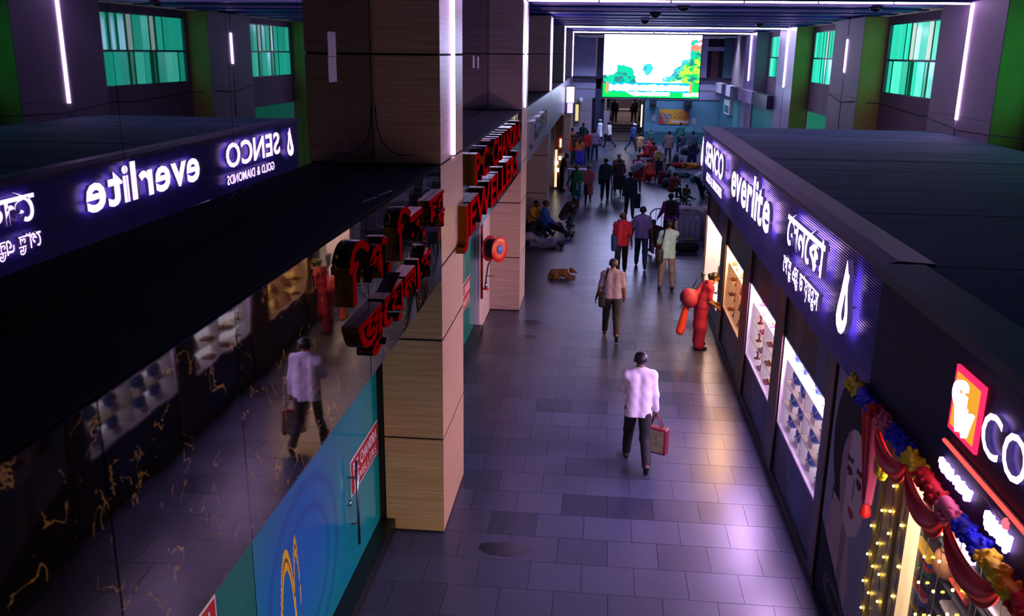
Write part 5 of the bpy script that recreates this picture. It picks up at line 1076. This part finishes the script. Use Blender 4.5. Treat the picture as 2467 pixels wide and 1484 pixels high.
# ---------------------------------------------------------------- what people carry
def carried(key, name, label, cat):
    p = PW[key]; t = bpy.data.objects.new(name, None); COL.objects.link(t); t.matrix_world = p['mw']; tag(t, label, cat); return t, p['J'], p['J']['S']
def sbag(key, name, label, side, col, size, drop=.0, cross=False, out=.20, back=0.0, h=.016):
    t, J, S = carried(key, name, label, 'bag'); s = -1 if side == 'L' else 1; m = M(col, .6, var=.1, vs=12)
    c = J['hip'+side]+v3(s*(out-.09), -.02+back, -.02-drop); rbox('bag_body', c, v3(size[0], size[1], size[2])/2, min(size)*.3, h, m, t)
    sp = J['sh'+('L' if side == 'R' else 'R')] if cross else J['sh'+side]; sg = (1 if side == 'L' else -1) if cross else s
    top_ = J['N']+(sp-J['N'])*.62+v3(0, 0, .075); pts = [c+v3(0, -size[1]*.42, size[2]*.45), J['C']+v3(s*(.02 if cross else .15), -.17, -.02), top_+v3(0, -.07, .0), top_+v3(0, .01, .035), top_+v3(0, .09, -.01), J['C']+v3(s*(.02 if cross else .15), .15, -.02), c+v3(0, size[1]*.42, size[2]*.45)]
    m_ = MB(); P2 = []
    for i in range(len(pts)-1):
        for q in range(4): f = q/4; P2.append(pts[i]*(1-f)+pts[i+1]*f)
    P2.append(pts[-1])
    for a, b in zip(P2[:-1], P2[1:]): m_.bar(a, b, .035, .012)
    link('strap', m_.mesh('strap'), m, t); link('flap', MB().box(tuple(c+v3(s*size[0]*.5-.004, -size[1]*.4, -size[2]*.05)), tuple(c+v3(s*size[0]*.5+.006, size[1]*.4, size[2]*.42))).mesh('flap'), M('#1c1c26', .5), t); return t
def hbag(key, name, label, side, col, size, handle=.14, yaw=0, col2=None, h=.014):
    t, J, S = carried(key, name, label, 'bag'); w = J['wr'+side]+J['A'+side] @ v3(0, 0, -.09)*S; c = v3(w[0], w[1], w[2]-handle-size[2]/2); B = rz(R(yaw)).T
    rbox('bag_body', c, v3(*size)/2, .022, h, M(col, .6, var=.1, vs=10), t, B)
    off = B.T
    m = MB()
    for s in (-1, 1):
        a = c+off @ v3(s*size[0]*.3, 0, size[2]/2-.01); pts = [a+off @ v3(0, d*size[1]*.25, 0) for d in (-1,)]+[v3(w[0], w[1], w[2])+off @ v3(s*.015, -.03, 0), v3(w[0], w[1], w[2])+off @ v3(s*.015, .03, 0)]+[a+off @ v3(0, size[1]*.25, 0)]
        m.tube(pts, .008, 6)
    link('handle', m.mesh('handle'), M(col, .6), t)
    if col2:
        for s in (-1, 1):
            mm = MB(); q = [(s*(size[0]/2+.003), d*(size[1]/2-.035), e) for d, e in ((-1, -size[2]/2+.03), (1, -size[2]/2+.03), (1, size[2]/2-.03), (-1, size[2]/2-.03))]; q2 = [(s*(size[0]/2-.004), b_, c_) for _, b_, c_ in q]
            mm.add([c+off @ v3(*p) for p in q+q2], [(0, 1, 2, 3), (7, 6, 5, 4), (0, 4, 5, 1), (1, 5, 6, 2), (2, 6, 7, 3), (3, 7, 4, 0)]); link('printed_side', mm.mesh('side'), M(col2, .6, var=.35, vs=14), t)
    return t
def backpack(key, label, col, size=(.30, .16, .42)):
    t, J, S = carried(key, 'backpack', label, 'bag'); c = J['C']+v3(0, -.20, -.02); m = M(col, .6, var=.12, vs=12)
    rbox('pack_body', c, v3(*size)/2, .05, .018, m, t); rbox('front_pocket', c+v3(0, -.09, -.08), v3(.22, .07, .2)/2, .03, .018, m, t)
    for s in (-1, 1):
        sm = MB(); a = J['N']+(J['sh'+('L' if s < 0 else 'R')]-J['N'])*.6; pts = [c+v3(s*.09, .08, .16), a+v3(0, -.05, .085), a+v3(0, .05, .08), J['C']+v3(s*.12, .13, .02), c+v3(s*.12, .10, -.16)]
        for p, q in zip(pts[:-1], pts[1:]): sm.bar(p, q, .04, .014)
        link('strap', sm.mesh('strap'), m, t)
hbag(1, 'tote_bag', 'maroon and beige tote bag in the right hand of the man in white', 'R', '#6a1420', (.13, .36, .38), .16, 62, '#8c8468', .012)
sbag(2, 'shoulder_bag', 'black shoulder bag on the man in mauve', 'L', '#0a0a10', (.14, .34, .27), .02, h=.014)
sbag(3, 'sling_bag', 'blue sling bag on the man in red', 'L', '#14346e', (.15, .30, .42), .0, h=.016)
hbag(4, 'purple_bag', 'purple bag in the hand of the man in lavender', 'R', '#5a3a6a', (.08, .30, .24), .10, 10)
sbag(5, 'side_bag', 'black bag on the left side of the man on the phone', 'L', '#0c0c14', (.16, .30, .34), .04, h=.016)
t, J, S = carried(5, 'mobile_phone', 'mobile phone at the ear of the man in mint', 'phone'); w = J['wrR']+J['AR'] @ v3(-.02, 0, -.07)*S; rbox('phone_body', w, v3(.012, .07, .14)/2, .005, .008, M('#8a8a9a', .3), t); link('screen', MB().box(tuple(w+v3(-.012, -.03, -.06)), tuple(w+v3(-.008, .03, .06))).mesh('screen'), BLACK, t)
t, J, S = carried(6, 'cloth_bundle', 'round red cloth bundle with a hanging bag behind the woman in the sari', 'bag'); c = J['P']+v3(.0, -.24, .14); mR = M('#7a0a2c', .75, var=.2, vs=9); blob('bundle', [(c+v3(-.08, 0, .02), c+v3(.08, -.02, 0), .17, .15), (c+v3(0, .1, .06), J['shL']+v3(0, -.05, 0), .06, .05)], .06, .018, mR, t); blob('hanging_bag', [(c+v3(.03, -.06, -.12), c+v3(.05, -.16, -.62), .06, .085)], .03, .018, M('#c8381c', .75, var=.15, vs=8), t)
backpack(7, 'black backpack on the man in purple', '#0e0f1c'); backpack(16, 'dark backpack on the man in red by the warm shop', '#1c1a26'); backpack(31, 'yellow and olive pack on the person in white', '#8a8030', (.24, .14, .34))
hbag(8, 'duffel_bag', 'large dark bag on the right of the man in navy', 'R', '#0f2238', (.28, .34, .52), -.10, 0, h=.02)
sbag(9, 'round_bag', 'round black bag on the man in dark teal', 'L', '#0a0f18', (.14, .28, .28), .06, h=.018); sbag(10, 'crossbody_bag', 'dark crossbody bag on the man in khaki', 'L', '#12141c', (.14, .28, .32), -.06, True, h=.018)
t, J, S = carried(12, 'white_sack', 'white sack on the back of the person in red', 'bag'); c = J['C']+v3(-.03, -.22, -.08); blob('sack', [(c+v3(-.1, 0, -.1), c+v3(.1, 0, .05), .17, .15), (c, J['shL']+v3(0, 0, .03), .08, .04)], .08, .02, M('#b4acba', .7, var=.12, vs=8), t)
hbag(13, 'plastic_bag', 'small white plastic bag held by the woman in green', 'L', '#b8bcc8', (.06, .16, .24), .02, 0, h=.016); sbag(13, 'hand_bag', 'black bag at the hip of the woman in green', 'R', '#101018', (.10, .24, .26), .14, h=.018)
hbag(24, 'black_bag', 'black bag in the hand of the man striding left', 'R', '#0e1024', (.16, .42, .46), -.06, 0, h=.022)
t, J, S = carried(19, 'yellow_bundle', 'yellow bundle on the back of the person near the showcase', 'bag'); blob('bundle', [(J['C']+v3(.05, -.18, .02), J['C']+v3(.14, -.16, -.1), .12, .12)], .03, .022, M('#c08a14', .7), t)

# wheelchair under the seated person
t = thing('wheelchair', 'dark wheelchair seen from behind in the middle of the crowd', 'wheelchair', (.72, 35.5, 0)); x, y = .72, 35.5; WM = M('#0f1018', .5)
box('seat', (x-.24, y-.20, .40), (x+.24, y+.28, .44), WM, t); box('backrest', (x-.24, y-.27, .46), (x+.24, y-.24, .95), WM, t)
for s in (-1, 1):
    MB().tube([(x+s*.29, y-.08+.29*math.cos(a), .30+.29*math.sin(a)) for a in np.linspace(0, 6.2832, 25)], .02, 6, False).build('wheel', BLACK, t)
    m = MB()
    for k in range(6): a = k*math.pi/6; m.tube([(x+s*.29, y-.08+.28*math.cos(a), .30+.28*math.sin(a)), (x+s*.29, y-.08-.28*math.cos(a), .30-.28*math.sin(a))], .004, 4)
    m.build('spokes', STEEL, t); MB().tube([(x+s*.24, y-.25, .30), (x+s*.24, y-.26, 1.0), (x+s*.24, y-.38, 1.0)], .014, 6).build('push_handle', STEEL, t)
    MB().tube([(x+s*.24, y+.36+.085*math.cos(a), .085+.075*math.sin(a)) for a in np.linspace(0, 6.2832, 13)], .012, 5, False).build('caster', BLACK, t); MB().tube([(x+s*.24, y-.2, .42), (x+s*.24, y+.36, .42), (x+s*.24, y+.36, .16)], .014, 6).build('frame_tube', STEEL, t)
    box('footrest', (x+s*.06, y+.42, .10), (x+s*.2, y+.55, .12), WM, t)
    box('armrest', (x+s*.27-.03, y-.2, .64), (x+s*.27+.03, y+.18, .67), WM, t)

# crowd barriers
def barrier(label, x0, x1, y, ang=0):
    t = thing('crowd_barrier', label, 'barrier', (x0, y, 0), 0, 'steel crowd barriers'); r = .022; h = 1.10
    arc = [(x0+.22-.22*math.cos(a), y, h-.22+.22*math.sin(a)) for a in np.linspace(0, math.pi/2, 6)]; arc2 = [(x1-.22+.22*math.sin(a), y, h-.22+.22*math.cos(a)) for a in np.linspace(0, math.pi/2, 6)]
    MB().tube([(x0, y, .18)]+arc+arc2+[(x1, y, .18)], r, 8).build('outer_frame', M('#a8a4b0', .35, .8), t); MB().tube([(x0, y, .20), (x1, y, .20)], r*.9, 8).build('bottom_rail', M('#a8a4b0', .35, .8), t)
    n = int((x1-x0)/.16)
    for i in range(1, n): xx = x0+(x1-x0)*i/n; MB().tube([(xx, y, .20), (xx, y, h)], .009, 6).build('upright', STEEL, t)
    for f in (.30, .78):
        xx = x0+(x1-x0)*f; MB().tube([(xx-.06, y, h), (xx+.06, y, h)], .026, 8).build('yellow_band', M('#c8901c', .5), t); MB().tube([(xx-.06, y, .2), (xx+.06, y, .2)], .024, 8).build('yellow_band', M('#c8901c', .5), t)
    for xx in (x0+.05, x1-.05): MB().tube([(xx, y-.28, .015), (xx, y+.28, .015)], .02, 6).build('foot', M('#a8a4b0', .35, .8), t); MB().tube([(xx, y, .015), (xx, y, .2)], .018, 6).build('foot_stem', M('#a8a4b0', .35, .8), t)
barrier('steel crowd barrier with yellow bands, left of the pair', 1.50, 3.02, 26.75); barrier('steel crowd barrier with yellow bands against the kiosk end, right of the pair', 3.08, 4.6, 26.75)
# stall of plastic-wrapped goods behind the barrier
t = thing('goods_table', 'low covered table behind the barrier carrying white plastic bags', 'table', (3.0, 28.4, 0)); box('cover', (2.45, 28.05, .0), (4.4, 28.85, .74), M('#b0aecc', .35), t); box('table_top', (2.42, 28.02, .74), (4.43, 28.88, .77), M('#9a98b0', .4), t)
rs = random.Random(11)
for i in range(18):
    x, y, z = 2.55+.10*i, 28.2+rs.uniform(0, .35), .772; rr = rs.uniform(.085, .12); bt = thing('plastic_bag', 'shiny white plastic bag on the goods table, number %s from the aisle' % ['one', 'two', 'three', 'four', 'five', 'six', 'seven', 'eight', 'nine', 'ten', 'eleven', 'twelve', 'thirteen', 'fourteen', 'fifteen', 'sixteen', 'seventeen', 'eighteen'][i], 'bag', (x, y, z), 0, 'white plastic bags on the goods table')
    mt = M(rs.choice(['#e8e0e8', '#f0e4e0', '#dcdcf0']), .16); blob('bag_body', [((0, 0, rr*.8), (rs.uniform(-.03, .03), 0, rr*1.2), rr, rr*.8)], .02, .02, mt, bt); MB().lathe([(.035, 0), (.015, .03), (.03, .07)], (x, y, z+rr*1.9), 8).build('knot', mt, bt)
# bags and bundles on the floor among the crowd
def lump(name, label, cat, x, y, caps, col, rough=.8, h=.022, z=0):
    t = thing(name, label, cat, (x, y, z)); zm = min(min(a[2]-ra, b[2]-rb) for a, b, ra, rb in caps); blob('body', [(v3(*a)-v3(0, 0, zm), v3(*b)-v3(0, 0, zm), ra, rb) for a, b, ra, rb in caps], .05, h, M(col, rough, var=.15, vs=6), t)
    top_ = max(max(a[2]+ra, b[2]+rb) for a, b, ra, rb in caps)-zm; MB().tube([(x-.09, y, z+top_-.03), (x-.06, y, z+top_+.06), (x+.06, y, z+top_+.06), (x+.09, y, z+top_-.03)], .012, 6).build('handle', M(col, rough), t); return t
lump('duffel_bag', 'black duffel bag lying before the barrier', 'bag', 2.55, 25.9, [((-.22, 0, .14), (.22, 0, .14), .14, .14)], '#0c0d14')
lump('rucksack', 'dark blue rucksack leaning beside the seated beige figure', 'bag', 1.82, 41.6, [((0, 0, .2), (0, .05, .5), .2, .17)], '#123058'); lump('black_bag', 'big black bag beside the far seated man in black', 'bag', 5.0, 52.6, [((-.3, 0, .25), (.3, 0, .25), .26, .26)], '#0c1230')
lump('suitcase', 'dark red suitcase in front of the person in white', 'bag', 2.72, 40.0, [((-.12, 0, .2), (-.12, 0, .55), .13, .13), ((.12, 0, .2), (.12, 0, .55), .13, .13)], '#5a1830'); lump('cloth_bundle', 'navy cloth bundle by the pale green squatting figure', 'bag', 3.0, 39.1, [((-.2, 0, .15), (.2, .1, .2), .2, .2)], '#14203c')
lump('white_bundle', 'white plastic bundle on the floor in the crowd', 'bag', 3.02, 40.3, [((-.1, 0, .1), (.1, 0, .12), .12, .11)], '#b8bcd0', .3); lump('red_bottle_bag', 'small red bag on the floor behind the standing beige man', 'bag', 4.05, 46.9, [((0, 0, .1), (0, 0, .3), .09, .08)], '#8a1420')
lump('green_bag', 'dark green bag on the floor beside the standing beige man', 'bag', 3.82, 47.6, [((0, 0, .2), (.02, 0, .42), .17, .14)], '#123a38'); lump('teal_bundle', 'bright teal bundle at the kiosk corner', 'bag', 4.35, 41.0, [((-.25, 0, .14), (.3, 0, .14), .15, .15)], '#12706e')
lump('blue_bundle', 'blue cloth bundle behind the reclining man in blue', 'bag', -2.0, 28.0, [((-.15, 0, .2), (.1, 0, .3), .22, .2)], '#0f1c44'); lump('dark_bag', 'dark bag between the yellow and blue seated people', 'bag', -2.05, 27.15, [((0, 0, .16), (0, 0, .34), .16, .14)], '#12181c')
lump('black_pack', 'black pack hanging low behind the pale green squatting figure', 'bag', 2.95, 40.9, [((0, 0, .2), (.05, 0, .6), .18, .13)], '#0c1020')
t = thing('ground_sheet', 'blue plastic sheet spread under the seated group', 'sheet', (-1.7, 26.9, 0)); m = MB(); m.box((-2.25, 25.9, .0015), (-1.0, 27.4, .006)); m.build('sheet', M('#1a4a9a', .5, var=.2, vs=4), t); MB().box((-2.25, 25.9, .006), (-1.0, 25.97, .012)).build('folded_edge', M('#1a4a9a', .5), t)
tag(MB().box((.2, 47.4, .0015), (.75, 47.9, .005)).build('blue_paper', M('#3a86d8', .6)), 'blue paper lying on the floor by the man in lilac', 'paper')
# vendor's tray stand beside the man in brown
t = thing('tray_stand', 'small folding stand with a grey tray in front of the man in brown', 'stand', (-1.05, 37.2, 0)); box('tray', (-1.38, 36.95, .86), (-.55, 37.5, .93), M('#9a9aa8', .4), t); box('lower_shelf', (-1.3, 37.0, .55), (-.65, 37.45, .60), BLACK, t)
for a, b in ((-1.33, 37.0), (-.6, 37.0), (-1.33, 37.45), (-.6, 37.45)): MB().tube([(a, b, 0), (a, b, .87)], .018, 6).build('leg', STEEL, t)
t = thing('folding_chair', 'dark folding chair against the kiosk behind the woman in red', 'chair', (2.12, 19.7, 0)); FD = M('#15141c', .4, .5)
x, y = 2.12, 19.7; box('seat', (x-.20, y-.20, .43), (x+.20, y+.20, .46), M('#1a1c28', .6), t); box('backrest', (x+.20, y-.19, .66), (x+.23, y+.19, .86), M('#1a1c28', .6), t)
for s in (-1, 1): MB().tube([(x-.20, y+s*.2, .012), (x+.24, y+s*.2, .88)], .012, 6).build('leg', FD, t); MB().tube([(x+.20, y+s*.17, .012), (x-.18, y+s*.17, .44)], .012, 6).build('leg', FD, t)
MB().tube([(x-.15, y-.2, .12), (x-.15, y+.2, .12)], .009, 6).build('crossbar', FD, t)

# ---------------------------------------------------------------- the dog asleep on the floor
DB = M('#57341c', .9, var=.3, vs=6)
t = thing('dog', 'brown dog with a pale collar lying on the floor', 'dog', (-.90, 22.25, 0), R(0)); t.scale = (.78, .82, .86)
dc = [((-.28, 0, .13), (.08, .02, .145), .125, .118), ((-.30, -.06, .10), (-.20, -.10, .09), .105, .085), ((.08, .02, .15), (.22, .02, .19), .105, .072), ((.22, .02, .19), (.32, .0, .235), .068, .062), ((.32, 0, .235), (.37, -.01, .225), .064, .055), ((.37, -.02, .215), (.46, -.05, .185), .040, .028),
      ((.31, -.045, .28), (.30, -.055, .335), .022, .008), ((.31, .045, .28), (.30, .055, .335), .022, .008), ((.12, -.08, .09), (.20, -.13, .045), .05, .036), ((.20, -.13, .045), (.42, -.14, .032), .032, .026), ((.12, .10, .09), (.24, .13, .04), .05, .034), ((.24, .13, .04), (.44, .08, .032), .032, .026),
      ((-.22, -.14, .10), (-.08, -.19, .05), .07, .042), ((-.08, -.19, .05), (-.22, -.22, .035), .036, .030), ((-.22, -.22, .035), (-.08, -.245, .028), .030, .026), ((-.40, -.02, .08), (-.42, -.14, .045), .035, .03), ((-.42, -.14, .045), (-.24, -.27, .03), .03, .018)]
blob('body', dc, .035, .012, DB, t)
blob('collar', [((.225, .02, .185), (.235, .015, .205), .082, .078)], .01, .010, M('#c8b8a8', .6), t, lambda P: np.abs((P-v3(.235, .02, .195)) @ v3(.9, 0, .43))-.02)
for s in (-1, 1): link('eye', MB().ball((.395, -.02+s*.042, .245), .009, 6, 4).mesh('eye'), BLACK, t)
link('nose', MB().ball((.485, -.057, .185), (.016, .018, .014), 8, 5).mesh('nose'), BLACK, t)
